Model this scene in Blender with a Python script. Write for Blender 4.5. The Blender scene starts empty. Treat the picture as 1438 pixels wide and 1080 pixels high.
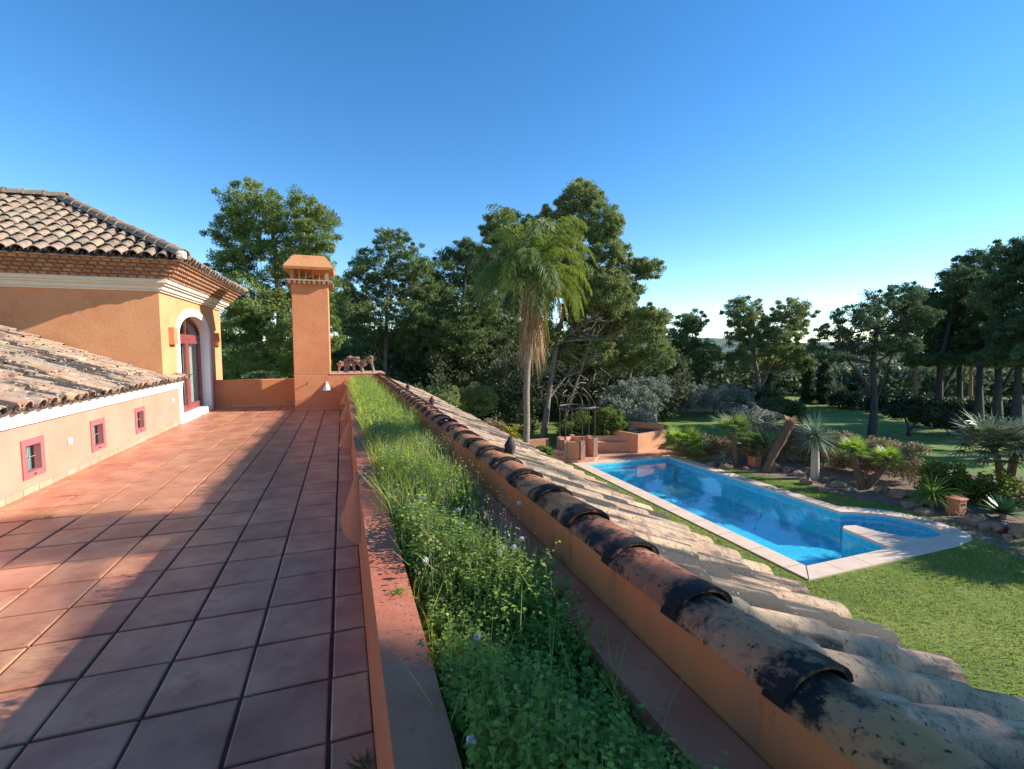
import bpy, bmesh, math, random
import numpy as np
from mathutils import Vector, Matrix, noise as mnoise

random.seed(7); RNG = np.random.default_rng(11)
SC = bpy.context.scene
COL = SC.collection
G = -3.3            # garden level; the terrace floor is z = 0
EYE = 1.65
SUN = Vector((1.0, -0.24, 0.49)).normalized()

# ------------------------------------------------------------------ camera
F, W, H = 676.0, 1438.0, 1080.0
_d = Vector((481 - W / 2, H / 2 - 490, F)).normalized()
_a = -math.asin(_d.x); _p = math.atan((H / 2 - 490) / F)
CR = Vector((math.cos(_a), -math.sin(_a), 0))
CF = Vector((math.sin(_a) * math.cos(_p), math.cos(_a) * math.cos(_p), -math.sin(_p)))
CU = CR.cross(CF)
CAM = Vector((0, 0, EYE))
cd = bpy.data.cameras.new('camera'); cam = bpy.data.objects.new('camera', cd); COL.objects.link(cam)
cd.sensor_width = 36; cd.lens = F / W * 36; cd.clip_start = 0.05; cd.clip_end = 3000
cam.matrix_world = Matrix.Translation(CAM) @ Matrix((CR, CU, -CF)).transposed().to_4x4()
SC.camera = cam

def ray(px, py): return CR * (px - W / 2) + CF * F + CU * (H / 2 - py)
def at(px, py, d): return CAM + ray(px, py) * (d / F)            # a point d metres ahead
def gp(px, py, z=G): r = ray(px, py); return CAM + r * ((z - EYE) / r.z)   # a point on a level plane
def foot(px, d, z=G):                                                     # stands on the ground, d metres ahead
    lo = at(px, 540, d); r = ray(px, 540)
    y = CAM + (CR * (px - W / 2) + CF * F) * (d / F)
    k = (z - y.z) / CU.z
    return y + CU * k

# ------------------------------------------------------------------ mesh building
class MB:
    def __init__(s): s.v = []; s.f = []; s.n = 0; s.q = []; s.smooth = False
    def add(s, vs, fs):
        n = len(s.v); s.v += [tuple(v) for v in vs]; s.f += [tuple(i + n for i in f) for f in fs]
    def box(s, x0, x1, y0, y1, z0, z1):
        s.add([(x0,y0,z0),(x1,y0,z0),(x1,y1,z0),(x0,y1,z0),(x0,y0,z1),(x1,y0,z1),(x1,y1,z1),(x0,y1,z1)],
              [(0,3,2,1),(4,5,6,7),(0,1,5,4),(1,2,6,5),(2,3,7,6),(3,0,4,7)])
        return s
    def hexa(s, b, t):   # bottom and top quads
        s.add(list(b) + list(t), [(0,3,2,1),(4,5,6,7),(0,1,5,4),(1,2,6,5),(2,3,7,6),(3,0,4,7)]); return s
    def prism(s, poly, z0, z1):
        n = len(poly)
        s.add([(p[0], p[1], z0) for p in poly] + [(p[0], p[1], z1) for p in poly],
              [tuple(range(n - 1, -1, -1)), tuple(range(n, 2 * n))] + [(i, (i + 1) % n, n + (i + 1) % n, n + i) for i in range(n)])
        return s
    def tube(s, pts, rad, seg=7, cap=True):
        pts = [Vector(p) for p in pts]
        if not isinstance(rad, (list, tuple)): rad = [rad] * len(pts)
        vs = []; up = Vector((0.31, 0.17, 1)).normalized()
        for i, p in enumerate(pts):
            t = (pts[min(i + 1, len(pts) - 1)] - pts[max(i - 1, 0)]).normalized()
            a = t.cross(up)
            if a.length < .1: a = t.cross(Vector((1, 0, 0)))
            a.normalize(); b = t.cross(a)
            for k in range(seg):
                an = 2 * math.pi * k / seg
                vs.append(p + (a * math.cos(an) + b * math.sin(an)) * rad[i])
        fs = [(i * seg + k, i * seg + (k + 1) % seg, (i + 1) * seg + (k + 1) % seg, (i + 1) * seg + k) for i in range(len(pts) - 1) for k in range(seg)]
        if cap: fs += [tuple(range(seg)), tuple(range((len(pts) - 1) * seg + seg - 1, (len(pts) - 1) * seg - 1, -1))]
        s.add(vs, fs); return s
    def blade(s, base, d, L, w, droop=.5, seg=3, side=None, taper=.0, fold=0):
        d = Vector(d).normalized(); p = Vector(base)
        sd = (d.cross(Vector((0, 0, 1))) if side is None else Vector(side))
        if sd.length < .05: sd = Vector((1, 0, 0))
        sd.normalize(); vs = []
        for i in range(seg + 1):
            t = i / seg
            ww = w * (taper + (1 - taper) * min(1, 3 * t + .45)) * (1 - t ** 2.2) + w * .03
            vs += [p - sd * ww / 2, p + sd * ww / 2]
            p = p + d * (L / seg); d = (d + Vector((0, 0, -1)) * droop / seg).normalized()
        s.add(vs, [(2 * i, 2 * i + 1, 2 * i + 3, 2 * i + 2) for i in range(seg)]); return s
    def quads(s, arr): s.q.append(arr.reshape(-1, 3)); return s    # (n,4,3)
    def rock(s, c, r, seed=0, sub=2, rough=.35):
        b = bmesh.new(); bmesh.ops.create_icosphere(b, subdivisions=sub, radius=1)
        o = Vector((seed * 3.1, seed * 1.7, seed * .9))
        for v in b.verts:
            k = 1 + rough * mnoise.noise(v.co * 1.3 + o) * 1.6 + rough * .4 * mnoise.noise(v.co * 3.7 + o)
            v.co = Vector((v.co.x * r[0] * k, v.co.y * r[1] * k, v.co.z * r[2] * k)) + Vector(c)
        s.add([v.co.copy() for v in b.verts], [[v.index for v in f.verts] for f in b.faces]); b.free(); return s

ORG = {}
def obj(name, mb, mat, parent=None, smooth=False, label=None, bevel=0):
    me = bpy.data.meshes.new(name)
    off = ORG.get(parent.name, Vector()) if parent else Vector()
    nv = len(mb.v)
    V = np.array(mb.v, dtype=np.float32).reshape(-1, 3) if nv else np.zeros((0, 3), np.float32)
    li = []; ls = []; k = 0
    for f in mb.f: ls.append(k); li += f; k += len(f)
    li = np.array(li, dtype=np.int32); ls = np.array(ls, dtype=np.int32)
    if mb.q:
        Q = np.concatenate(mb.q).astype(np.float32); V = np.concatenate([V, Q])
        li = np.concatenate([li, np.arange(nv, nv + len(Q), dtype=np.int32)])
        ls = np.concatenate([ls, k + 4 * np.arange(len(Q) // 4, dtype=np.int32)])
    V = V - np.array(off, dtype=np.float32)
    me.vertices.add(len(V)); me.vertices.foreach_set('co', V.ravel())
    me.loops.add(len(li)); me.loops.foreach_set('vertex_index', li.astype(np.int32))
    me.polygons.add(len(ls)); me.polygons.foreach_set('loop_start', ls.astype(np.int32))
    me.update(calc_edges=True); me.validate()
    if smooth: me.shade_smooth(); me.set_sharp_from_angle(angle=math.radians(smooth if smooth is not True else 50))
    else: me.shade_flat()
    if mat: me.materials.append(mat)
    o = bpy.data.objects.new(name, me); COL.objects.link(o)
    if parent: o.parent = parent; ORG[o.name] = off
    if label: o['label'] = label
    if bevel:
        m = o.modifiers.new('bevel', 'BEVEL'); m.width = bevel; m.segments = 2; m.limit_method = 'ANGLE'
    return o
def thing(name, label, cat, loc=(0, 0, 0), group=None):
    o = bpy.data.objects.new(name, None); COL.objects.link(o); o.location = loc
    o['label'] = label; o['category'] = cat; o.empty_display_size = .2
    if group: o['group'] = group
    ORG[o.name] = Vector(loc); return o
def tag(o, label, cat, group=None, kind=None):
    o['label'] = label; o['category'] = cat
    if group: o['group'] = group
    if kind: o['kind'] = kind
    return o
def struct(o, label=None): o['kind'] = 'structure'; return o
def dup(root, loc, rz=0, sc=1, label=None):
    r = root.copy(); COL.objects.link(r); r.location = loc; r.rotation_euler = (0, 0, rz); r.scale = (sc,) * 3
    if label: r['label'] = label
    for ch in list(root.children):
        c = ch.copy(); COL.objects.link(c); c.parent = r
        for g in ch.children: e = g.copy(); COL.objects.link(e); e.parent = c
    return r

# ------------------------------------------------------------------ materials
def M(name, c1, c2=None, scale=4, rough=.85, bump=.25, bscale=35, bdist=.01, island=0, spots=(), trans=0, spec=.3, stretch=None, tcol=None, lo=.35, hi=.65, wave=None, hue=0, cracks=0):
    m = bpy.data.materials.new(name); m.use_nodes = True; nt = m.node_tree; nd = nt.nodes; L = nt.links
    bs = nd['Principled BSDF']; out = nd['Material Output']
    tc = nd.new('ShaderNodeTexCoord'); co = tc.outputs['Object']
    if stretch:
        mp = nd.new('ShaderNodeMapping'); mp.inputs['Scale'].default_value = stretch; L.new(co, mp.inputs[0]); co = mp.outputs[0]
    def nz(sc, det=6, rg=.6):
        n = nd.new('ShaderNodeTexNoise'); n.inputs['Scale'].default_value = sc; n.inputs['Detail'].default_value = det; n.inputs['Roughness'].default_value = rg
        L.new(co, n.inputs['Vector']); return n.outputs['Fac']
    def ramp(x, a, b):
        r = nd.new('ShaderNodeMapRange'); r.inputs[1].default_value = a; r.inputs[2].default_value = b; r.clamp = True; L.new(x, r.inputs[0]); return r.outputs[0]
    def mix(f, a, b, mode='MIX'):
        x = nd.new('ShaderNodeMix'); x.data_type = 'RGBA'; x.blend_type = mode
        for s, v in ((x.inputs[0], f), (x.inputs[6], a), (x.inputs[7], b)):
            if hasattr(v, 'links'): L.new(v, s)
            else: s.default_value = v if not isinstance(v, tuple) else (*v, 1)
        return x.outputs[2]
    col = mix(ramp(nz(scale), lo, hi), tuple(c1), tuple(c2 or c1))
    if island:
        g = nd.new('ShaderNodeNewGeometry'); hs = nd.new('ShaderNodeHueSaturation')
        r = nd.new('ShaderNodeMapRange'); r.inputs[3].default_value = 1 - island; r.inputs[4].default_value = 1 + island
        L.new(g.outputs['Random Per Island'], r.inputs[0]); L.new(r.outputs[0], hs.inputs['Value'])
        if hue:
            mm = nd.new('ShaderNodeMath'); mm.operation = 'MULTIPLY'; mm.inputs[1].default_value = 7.31; L.new(g.outputs['Random Per Island'], mm.inputs[0])
            fr = nd.new('ShaderNodeMath'); fr.operation = 'FRACT'; L.new(mm.outputs[0], fr.inputs[0])
            r2 = nd.new('ShaderNodeMapRange'); r2.inputs[3].default_value = .5 - hue; r2.inputs[4].default_value = .5 + hue; L.new(fr.outputs[0], r2.inputs[0]); L.new(r2.outputs[0], hs.inputs['Hue'])
        L.new(col, hs.inputs['Color']); col = hs.outputs[0]
    mps = nd.new('ShaderNodeMapping'); mps.inputs['Scale'].default_value = (.09, 1, .12); L.new(tc.outputs['Object'], mps.inputs[0])
    def nzs(sc):
        n = nd.new('ShaderNodeTexNoise'); n.inputs['Scale'].default_value = sc; n.inputs['Detail'].default_value = 7; n.inputs['Roughness'].default_value = .62
        L.new(mps.outputs[0], n.inputs['Vector']); return n.outputs['Fac']
    for sp in spots:      # (colour, scale, lo, hi[, second scale or 'run' = streaks down the slope])
        f = ramp(nzs(sp[1]) if len(sp) > 4 and sp[4] == 'run' else nz(sp[1], 8, .7), sp[2], sp[3])
        if len(sp) > 4 and sp[4] != 'run':
            f2 = ramp(nz(sp[4], 6, .7), .4, .6); mu = nd.new('ShaderNodeMath'); mu.operation = 'MULTIPLY'; L.new(f, mu.inputs[0]); L.new(f2, mu.inputs[1]); f = mu.outputs[0]
        col = mix(f, col, tuple(sp[0]))
    at_ = None
    if cracks:
        v = nd.new('ShaderNodeTexVoronoi'); v.feature = 'DISTANCE_TO_EDGE'; v.inputs['Scale'].default_value = cracks
        wn = nd.new('ShaderNodeTexNoise'); wn.inputs['Scale'].default_value = 6; L.new(co, wn.inputs['Vector'])
        va = nd.new('ShaderNodeVectorMath'); va.operation = 'MULTIPLY_ADD'; va.inputs[1].default_value = (.12, .12, .12); L.new(wn.outputs['Color'], va.inputs[0]); L.new(tc.outputs['Object'], va.inputs[2]); L.new(va.outputs[0], v.inputs['Vector'])
        r_ = nd.new('ShaderNodeMapRange'); r_.inputs[1].default_value = .0; r_.inputs[2].default_value = .004; r_.inputs[3].default_value = .3; r_.inputs[4].default_value = 0; L.new(v.outputs['Distance'], r_.inputs[0])
        mk = nd.new('ShaderNodeMath'); mk.operation = 'MULTIPLY'; L.new(r_.outputs[0], mk.inputs[0]); L.new(ramp(nz(1.3), .5, .6), mk.inputs[1]); col = mix(mk.outputs[0], col, (.14, .055, .03))
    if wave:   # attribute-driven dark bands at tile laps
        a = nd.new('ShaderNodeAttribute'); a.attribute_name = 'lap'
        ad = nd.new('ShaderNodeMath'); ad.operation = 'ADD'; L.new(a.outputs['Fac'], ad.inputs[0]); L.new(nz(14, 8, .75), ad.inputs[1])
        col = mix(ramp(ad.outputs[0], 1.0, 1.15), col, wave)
    L.new(col, bs.inputs['Base Color']); bs.inputs['Roughness'].default_value = rough
    bs.inputs['Specular IOR Level'].default_value = spec
    if bump:
        b = nd.new('ShaderNodeBump'); b.inputs['Strength'].default_value = bump; b.inputs['Distance'].default_value = bdist
        L.new(nz(bscale, 8, .65), b.inputs['Height']); L.new(b.outputs[0], bs.inputs['Normal'])
    if trans:
        tr = nd.new('ShaderNodeBsdfTranslucent'); mx = nd.new('ShaderNodeMixShader'); mx.inputs[0].default_value = trans
        if tcol: L.new(mix(.5, col, tuple(tcol)), tr.inputs[0])
        else: L.new(col, tr.inputs[0])
        L.new(bs.outputs[0], mx.inputs[1]); L.new(tr.outputs[0], mx.inputs[2]); L.new(mx.outputs[0], out.inputs[0])
    return m

BLK = (.018, .017, .016)
m_stucco = M('orange_stucco', (.60, .225, .095), (.70, .285, .13), 2.2, .9, .55, 18, .016, cracks=1.6, spots=[((.50, .19, .075), 1.1, .5, .7), ((.40, .17, .08), 6, .60, .72, 1.2)])
m_pale = M('pale_orange_stucco', (.56, .245, .165), (.63, .29, .195), 1.5, .9, .25, 30, .008)
m_face = M('streaked_orange_render', (.72, .20, .062), (.78, .245, .085), 3, .88, .3, 25, .01, spots=[((.50, .19, .09), 4, .5, .7), ((.16, .07, .045), 9, .56, .64, 2.5)], stretch=(1, 1, .18), cracks=2.2)
m_cream = M('cream_plaster', (.80, .72, .58), (.76, .66, .50), 3, .8, .12, 40, .004)
m_white = M('white_plaster', (.86, .83, .79), (.82, .78, .73), 3, .8, .1, 40, .004)
m_purple = M('purple_red_painted_ledge', (.48, .14, .07), (.58, .20, .105), 7, .7, .35, 30, .01, spots=[((.22, .10, .09), 16, .60, .72, 2), ((.5, .36, .30), 40, .66, .74), ((.07, .04, .035), 60, .66, .70)])
m_tile_floor = M('terracotta_floor_tile', (.42, .155, .085), (.60, .285, .155), 3.2, .40, .4, 6, .014, island=.13, hue=.006, spec=.45,
                 spots=[((.32, .12, .075), 5, .56, .72), ((.64, .33, .19), 3.3, .58, .8), ((.16, .08, .05), 10, .66, .76, 1.2)])
m_grout = M('dark_mortar_joint', (.07, .055, .045), (.13, .105, .085), 9, .95, .4, 60, .006, spots=[((.05, .075, .02), 2.2, .56, .66)])
m_skirt = M('skirting_tile', (.62, .33, .22), (.56, .27, .18), 8, .8, .2, island=.1)
ROOFSP = [((.30, .25, .19), 9, .45, .6), ((.06, .055, .05), 7, .55, .63, 2.3), ((.62, .55, .43), 24, .58, .66), (BLK, 40, .60, .66)]
m_roof = M('weathered_roof_tile', (.46, .25, .15), (.57, .38, .24), 5, .9, .6, 45, .012, island=.25, hue=.02, spots=[((.36, .29, .21), 6, .45, .65, 'run'), ((.07, .055, .045), 5, .52, .58, 'run'), ((.045, .04, .037), 9, .52, .59, 1.6), ((.70, .60, .44), 17, .56, .66), ((.55, .42, .10), 3, .66, .72), (BLK, 33, .60, .66)])
m_roofT = M('grey_brown_roof_tile', (.28, .18, .115), (.35, .245, .16), 5, .9, .6, 45, .012, island=.3, hue=.02, spots=[((.26, .21, .16), 6, .45, .6), ((.06, .05, .045), 7, .55, .63, 2), ((.52, .45, .35), 20, .58, .66)])
m_roofR = M('lichen_covered_roof_tile', (.50, .29, .17), (.62, .43, .26), 5, .92, .6, 45, .008, island=.15, hue=.015,
            spots=[((.36, .25, .16), 6, .40, .6, 'run'), ((.20, .155, .115), 15, .50, .62), ((.055, .048, .04), 4.6, .50, .56, 'run'), ((.62, .52, .40), 34, .63, .70), (BLK, 55, .58, .64)])
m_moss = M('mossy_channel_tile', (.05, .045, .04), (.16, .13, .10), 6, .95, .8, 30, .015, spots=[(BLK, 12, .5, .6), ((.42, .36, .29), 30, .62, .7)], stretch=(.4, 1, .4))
m_moss2 = M('dirty_channel_tile', (.08, .06, .045), (.20, .14, .10), 4, .95, .8, 30, .015, spots=[(BLK, 8, .5, .62), ((.42, .36, .29), 30, .62, .7)])
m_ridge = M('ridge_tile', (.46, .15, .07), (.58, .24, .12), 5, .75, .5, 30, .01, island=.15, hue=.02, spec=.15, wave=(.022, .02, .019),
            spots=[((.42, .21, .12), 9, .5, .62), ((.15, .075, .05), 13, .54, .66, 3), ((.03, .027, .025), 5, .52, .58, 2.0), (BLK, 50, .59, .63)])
m_brick = M('corbel_brick', (.36, .185, .105), (.44, .25, .15), 6, .9, .5, 50, .01, island=.2)
m_mortar = M('corbel_mortar', (.42, .24, .14), (.48, .28, .17), 6, .95, .3)
m_red = M('red_painted_wood', (.22, .05, .048), (.27, .07, .06), 6, .5, .1, spec=.5)
m_pink = M('pink_red_window_frame', (.34, .12, .115), (.38, .145, .135), 6, .6, .1)
m_curtain = M('pale_curtain', (.78, .80, .70), (.84, .84, .76), 3, .9, .1)
m_dark = M('dark_interior', (.02, .02, .02), rough=.9, bump=0)
m_iron = M('dark_iron', (.05, .04, .035), (.09, .07, .055), 12, .6, .2)
m_lead = M('lead_came', (.35, .36, .36), rough=.4, bump=0)
m_bark = M('pine_bark', (.16, .12, .095), (.26, .20, .16), 7, .95, 1.0, 14, .05, stretch=(1, 1, .35))
m_bark2 = M('reddish_pine_bark', (.25, .145, .09), (.33, .21, .13), 5, .95, 1.0, 12, .05, stretch=(1, 1, .35))
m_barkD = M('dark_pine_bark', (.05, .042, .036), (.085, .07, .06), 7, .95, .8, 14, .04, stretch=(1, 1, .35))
m_palmt = M('palm_trunk', (.21, .165, .125), (.30, .245, .19), 5, .95, .8, 9, .03, stretch=(.4, .4, 2.5))
m_fibre = M('shaggy_palm_trunk', (.12, .075, .045), (.22, .14, .085), 9, .95, 1.0, 22, .05)
m_yucct = M('pale_yucca_trunk', (.42, .35, .27), (.52, .44, .35), 6, .95, .6, 15, .02, stretch=(.5, .5, 2))
def leaf(name, c1, c2, trans=.3, tcol=None, island=.35, scale=.9, rough=.6, spec=.3, hue=.012):
    return M(name, c1, c2, scale, rough, 0, island=island, trans=trans, tcol=tcol, spec=spec, hue=hue)
m_pineA = leaf('pine_needles', (.15, .20, .05), (.25, .30, .08), tcol=(.25, .35, .05))
m_pineB = leaf('dark_pine_needles', (.12, .175, .06), (.20, .255, .09), tcol=(.12, .2, .05))
m_pineC = leaf('grey_green_needles', (.16, .21, .075), (.29, .33, .115), tcol=(.3, .35, .1))
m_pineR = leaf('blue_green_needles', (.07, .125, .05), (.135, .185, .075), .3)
m_olive = leaf('olive_leaves', (.22, .25, .18), (.33, .35, .27), .2)
m_bush = leaf('bush_leaves', (.08, .13, .03), (.16, .22, .05), .35, (.3, .4, .05))
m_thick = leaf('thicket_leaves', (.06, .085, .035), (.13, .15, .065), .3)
m_far = leaf('far_wood_leaves', (.11, .15, .075), (.20, .22, .12), .25, scale=.25)
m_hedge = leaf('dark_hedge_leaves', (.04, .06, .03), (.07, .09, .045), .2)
m_brown = leaf('dry_brown_leaves', (.38, .27, .17), (.27, .24, .11), .3, scale=2)
m_yell = leaf('yellow_flowers', (.55, .45, .05), (.35, .38, .06), .3, scale=2)
m_twig = M('bare_twigs', (.22, .17, .13), (.30, .25, .20), 3, .95, 0)
m_queen = leaf('queen_palm_fronds', (.065, .12, .028), (.12, .185, .04), .35, (.45, .5, .05), scale=1.2)
m_yfrond = leaf('yellowing_fronds', (.40, .34, .05), (.30, .32, .06), .3)
m_dead = leaf('dead_fronds', (.40, .25, .13), (.52, .36, .20), .2, scale=2)
m_fan = leaf('fan_palm_leaves', (.09, .16, .05), (.16, .24, .07), .3, (.4, .5, .06), rough=.5, spec=.25)
m_fanB = leaf('bright_fan_leaves', (.16, .27, .04), (.24, .36, .06), .4, (.5, .65, .06), rough=.5, spec=.25)
m_fanG = leaf('grey_fan_leaves', (.14, .19, .10), (.23, .27, .16), .2, rough=.45, spec=.35)
m_yucca = leaf('yucca_leaves', (.16, .24, .14), (.26, .34, .20), .2, rough=.5, spec=.25)
m_agave = M('agave_leaves', (.07, .16, .06), (.12, .23, .09), 3, .45, .1, spec=.5)
m_weed = leaf('weed_leaves', (.15, .27, .04), (.28, .39, .06), .4, (.4, .6, .05), scale=6, island=.4)
m_weedY = leaf('yellow_green_grass', (.33, .44, .05), (.50, .56, .13), .45, (.6, .7, .1), scale=4, island=.3)
m_stem = leaf('weed_stems', (.30, .27, .12), (.36, .34, .18), .2, scale=8)
m_puff = leaf('seed_head_down', (.72, .72, .72), (.8, .8, .8), .4, hue=0, island=.05)
m_soil = M('bed_soil', (.17, .11, .075), (.26, .18, .12), 3, .95, .8, 12, .05)
m_rock = M('garden_rock', (.29, .22, .15), (.19, .145, .10), 3, .92, .7, 9, .05, spots=[((.16, .13, .10), 7, .58, .7)])
m_cope = M('pool_coping_stone', (.74, .57, .42), (.66, .49, .36), 2.5, .75, .3, 30, .006, spots=[((.42, .33, .27), 6, .6, .75)])
m_patio = M('pool_patio_tile', (.60, .31, .19), (.52, .26, .16), 3, .8, .3, 20, .008)
m_terra = M('terracotta_box', (.62, .27, .15), (.54, .22, .12), 5, .8, .3)
m_garden_wall = M('garden_wall_render', (.66, .33, .18), (.58, .28, .15), 2.5, .9, .4, 18, .015, spots=[((.15, .08, .05), 4, .60, .66, 1.4)])
m_brickpier = M('pier_brick', (.40, .22, .15), (.50, .30, .22), 14, .9, .6, 30, .01)
m_greywall = M('grey_garden_wall', (.35, .31, .27), rough=.9)
m_housew = M('far_house_white', (.75, .73, .70), rough=.8, bump=0)
m_hill = M('far_hills', (.10, .15, .12), (.16, .20, .15), .02, .95, 0)

# lawn
m_lawn = M('lawn_grass', (.12, .195, .025), (.25, .29, .06), .7, .9, .9, 45, .04, spots=[((.26, .25, .10), 1.3, .58, .75), ((.07, .12, .02), 8, .5, .7)])
m_blade = leaf('grass_blades', (.12, .20, .02), (.30, .33, .07), .3, (.5, .6, .08), scale=1.6, island=.55)

# pool tile
def pool_mat():
    m = M('pool_mosaic', (.06, .57, .74), (.09, .66, .82), 1.5, .35, .0, spec=.4)
    nt = m.node_tree; nd = nt.nodes; L = nt.links; bs = nd['Principled BSDF']
    old = bs.inputs['Base Color'].links[0].from_socket
    vo = nd.new('ShaderNodeTexVoronoi'); vo.inputs['Scale'].default_value = 16
    tc = nd.new('ShaderNodeTexCoord'); L.new(tc.outputs['Object'], vo.inputs['Vector'])
    mx = nd.new('ShaderNodeMix'); mx.data_type = 'RGBA'; mx.blend_type = 'MULTIPLY'; mx.inputs[0].default_value = .30
    L.new(old, mx.inputs[6]); L.new(vo.outputs['Color'], mx.inputs[7])
    hs = nd.new('ShaderNodeHueSaturation'); hs.inputs['Value'].default_value = 1.1; L.new(mx.outputs[2], hs.inputs['Color'])
    L.new(hs.outputs[0], bs.inputs['Base Color']); return m
m_pool = pool_mat()
def schlick(nt, f0, nrm=None):
    # reflectance that is the same from both sides of a thin sheet
    nd = nt.nodes; L = nt.links; g = nd.new('ShaderNodeNewGeometry'); d = nd.new('ShaderNodeVectorMath'); d.operation = 'DOT_PRODUCT'
    L.new(g.outputs['Incoming'], d.inputs[0]); L.new(nrm or g.outputs['Normal'], d.inputs[1])
    def mth(op, a, b=None):
        m = nd.new('ShaderNodeMath'); m.operation = op
        for i, v in enumerate((a, b)):
            if v is None: continue
            if hasattr(v, 'links'): L.new(v, m.inputs[i])
            else: m.inputs[i].default_value = v
        return m.outputs[0]
    c = mth('ABSOLUTE', d.outputs['Value']); q = mth('POWER', mth('SUBTRACT', 1.0, c), 5.0); return mth('ADD', mth('MULTIPLY', q, 1 - f0), f0)
def water_mat():
    m = bpy.data.materials.new('pool_water'); m.use_nodes = True; nt = m.node_tree; nd = nt.nodes; L = nt.links
    nd.remove(nd['Principled BSDF']); out = nd['Material Output']
    t = nd.new('ShaderNodeBsdfTransparent'); t.inputs[0].default_value = (.80, .97, 1, 1)
    g = nd.new('ShaderNodeBsdfGlossy'); g.inputs['Roughness'].default_value = .015
    n = nd.new('ShaderNodeTexNoise'); n.inputs['Scale'].default_value = 2.2; n.inputs['Detail'].default_value = 3
    tc = nd.new('ShaderNodeTexCoord'); L.new(tc.outputs['Object'], n.inputs['Vector'])
    b = nd.new('ShaderNodeBump'); b.inputs['Strength'].default_value = .06; b.inputs['Distance'].default_value = .05
    L.new(n.outputs['Fac'], b.inputs['Height']); L.new(b.outputs[0], g.inputs['Normal'])
    mx = nd.new('ShaderNodeMixShader'); L.new(schlick(nt, .04, b.outputs[0]), mx.inputs[0]); L.new(t.outputs[0], mx.inputs[1]); L.new(g.outputs[0], mx.inputs[2]); L.new(mx.outputs[0], out.inputs[0])
    return m
m_water = water_mat()
def glass_mat():
    m = bpy.data.materials.new('window_glass'); m.use_nodes = True; nt = m.node_tree; nd = nt.nodes; L = nt.links
    nd.remove(nd['Principled BSDF']); out = nd['Material Output']
    t = nd.new('ShaderNodeBsdfTransparent'); t.inputs[0].default_value = (.8, .86, .84, 1)
    g = nd.new('ShaderNodeBsdfGlossy'); g.inputs['Roughness'].default_value = .03
    mx = nd.new('ShaderNodeMixShader'); L.new(schlick(nt, .05), mx.inputs[0]); L.new(t.outputs[0], mx.inputs[1]); L.new(g.outputs[0], mx.inputs[2]); L.new(mx.outputs[0], out.inputs[0])
    return m
m_glass = glass_mat()

# ------------------------------------------------------------------ roof tiles
def tiles(mb, o, al, up, nw, length, runf, pitch=.23, tl=.36, r0=.1, start=0, chan=None, jit=1.0, seg=7, lf=.028, tap=.82):
    """barrel tiles: o eave start, al along eave, up upslope (unit), nw normal; runf(s) -> (from, to) run upslope at s"""
    o, al, up, nw = map(Vector, (o, al, up, nw)); n = int(length / pitch)
    for i in range(n):
        s = start + (i + .5) * pitch; a, b = runf(s)
        if b - a < .12: continue
        u = a; rowj = random.uniform(-.008, .008) * jit; c = 0
        while u < b - .05:
            e = min(u + tl + .05, b); l = e - u
            j = random.uniform(-.01, .01) * jit; tw = random.uniform(-.025, .025) * jit; lift = lf + random.uniform(-.006, .008) * jit
            vs = []
            for (uu, rr, hh) in ((u + (random.uniform(-.02, .02) * jit if c else random.uniform(-.02, .02)), r0, lift), (e, r0 * tap, .0)):
                for rad in (rr, rr - .016):
                    for k in range(seg + 1):
                        an = math.pi * k / seg
                        off = -math.cos(an) * rad + rowj + j + tw * (uu - u)
                        vs.append(o + al * (s + off) + up * uu + nw * (math.sin(an) * rad * .95 + hh))
            m = seg + 1; fs = []
            for k in range(seg):
                fs += [(k, k + 1, 2 * m + k + 1, 2 * m + k), (m + k + 1, m + k, 3 * m + k, 3 * m + k + 1), (k + 1, k, m + k, m + k + 1)]
            fs += [(0, 2 * m, 3 * m, m), (seg, m + seg, 3 * m + seg, 2 * m + seg)]
            mb.add(vs, fs)
            u += tl; c += 1
        if chan is not None:   # channel tile (concave) between rows
            a2, b2 = runf(s + pitch / 2)
            if b2 - a2 < .1: continue
            vs = []; cs = s + pitch / 2; lo = a2 + .015
            for uu in (lo, b2):
                for rad in (.095, .08):
                    for k in range(6):
                        an = math.pi * k / 5
                        vs.append(o + al * (cs - math.cos(an) * rad) + up * uu + nw * (.03 - math.sin(an) * rad * .75))
            fs = []
            for k in range(5): fs += [(k, k + 1, 13 + k, 12 + k), (7 + k, 6 + k, 18 + k, 19 + k), (k + 1, k, 6 + k, 7 + k)]
            chan.add(vs, fs)
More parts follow.
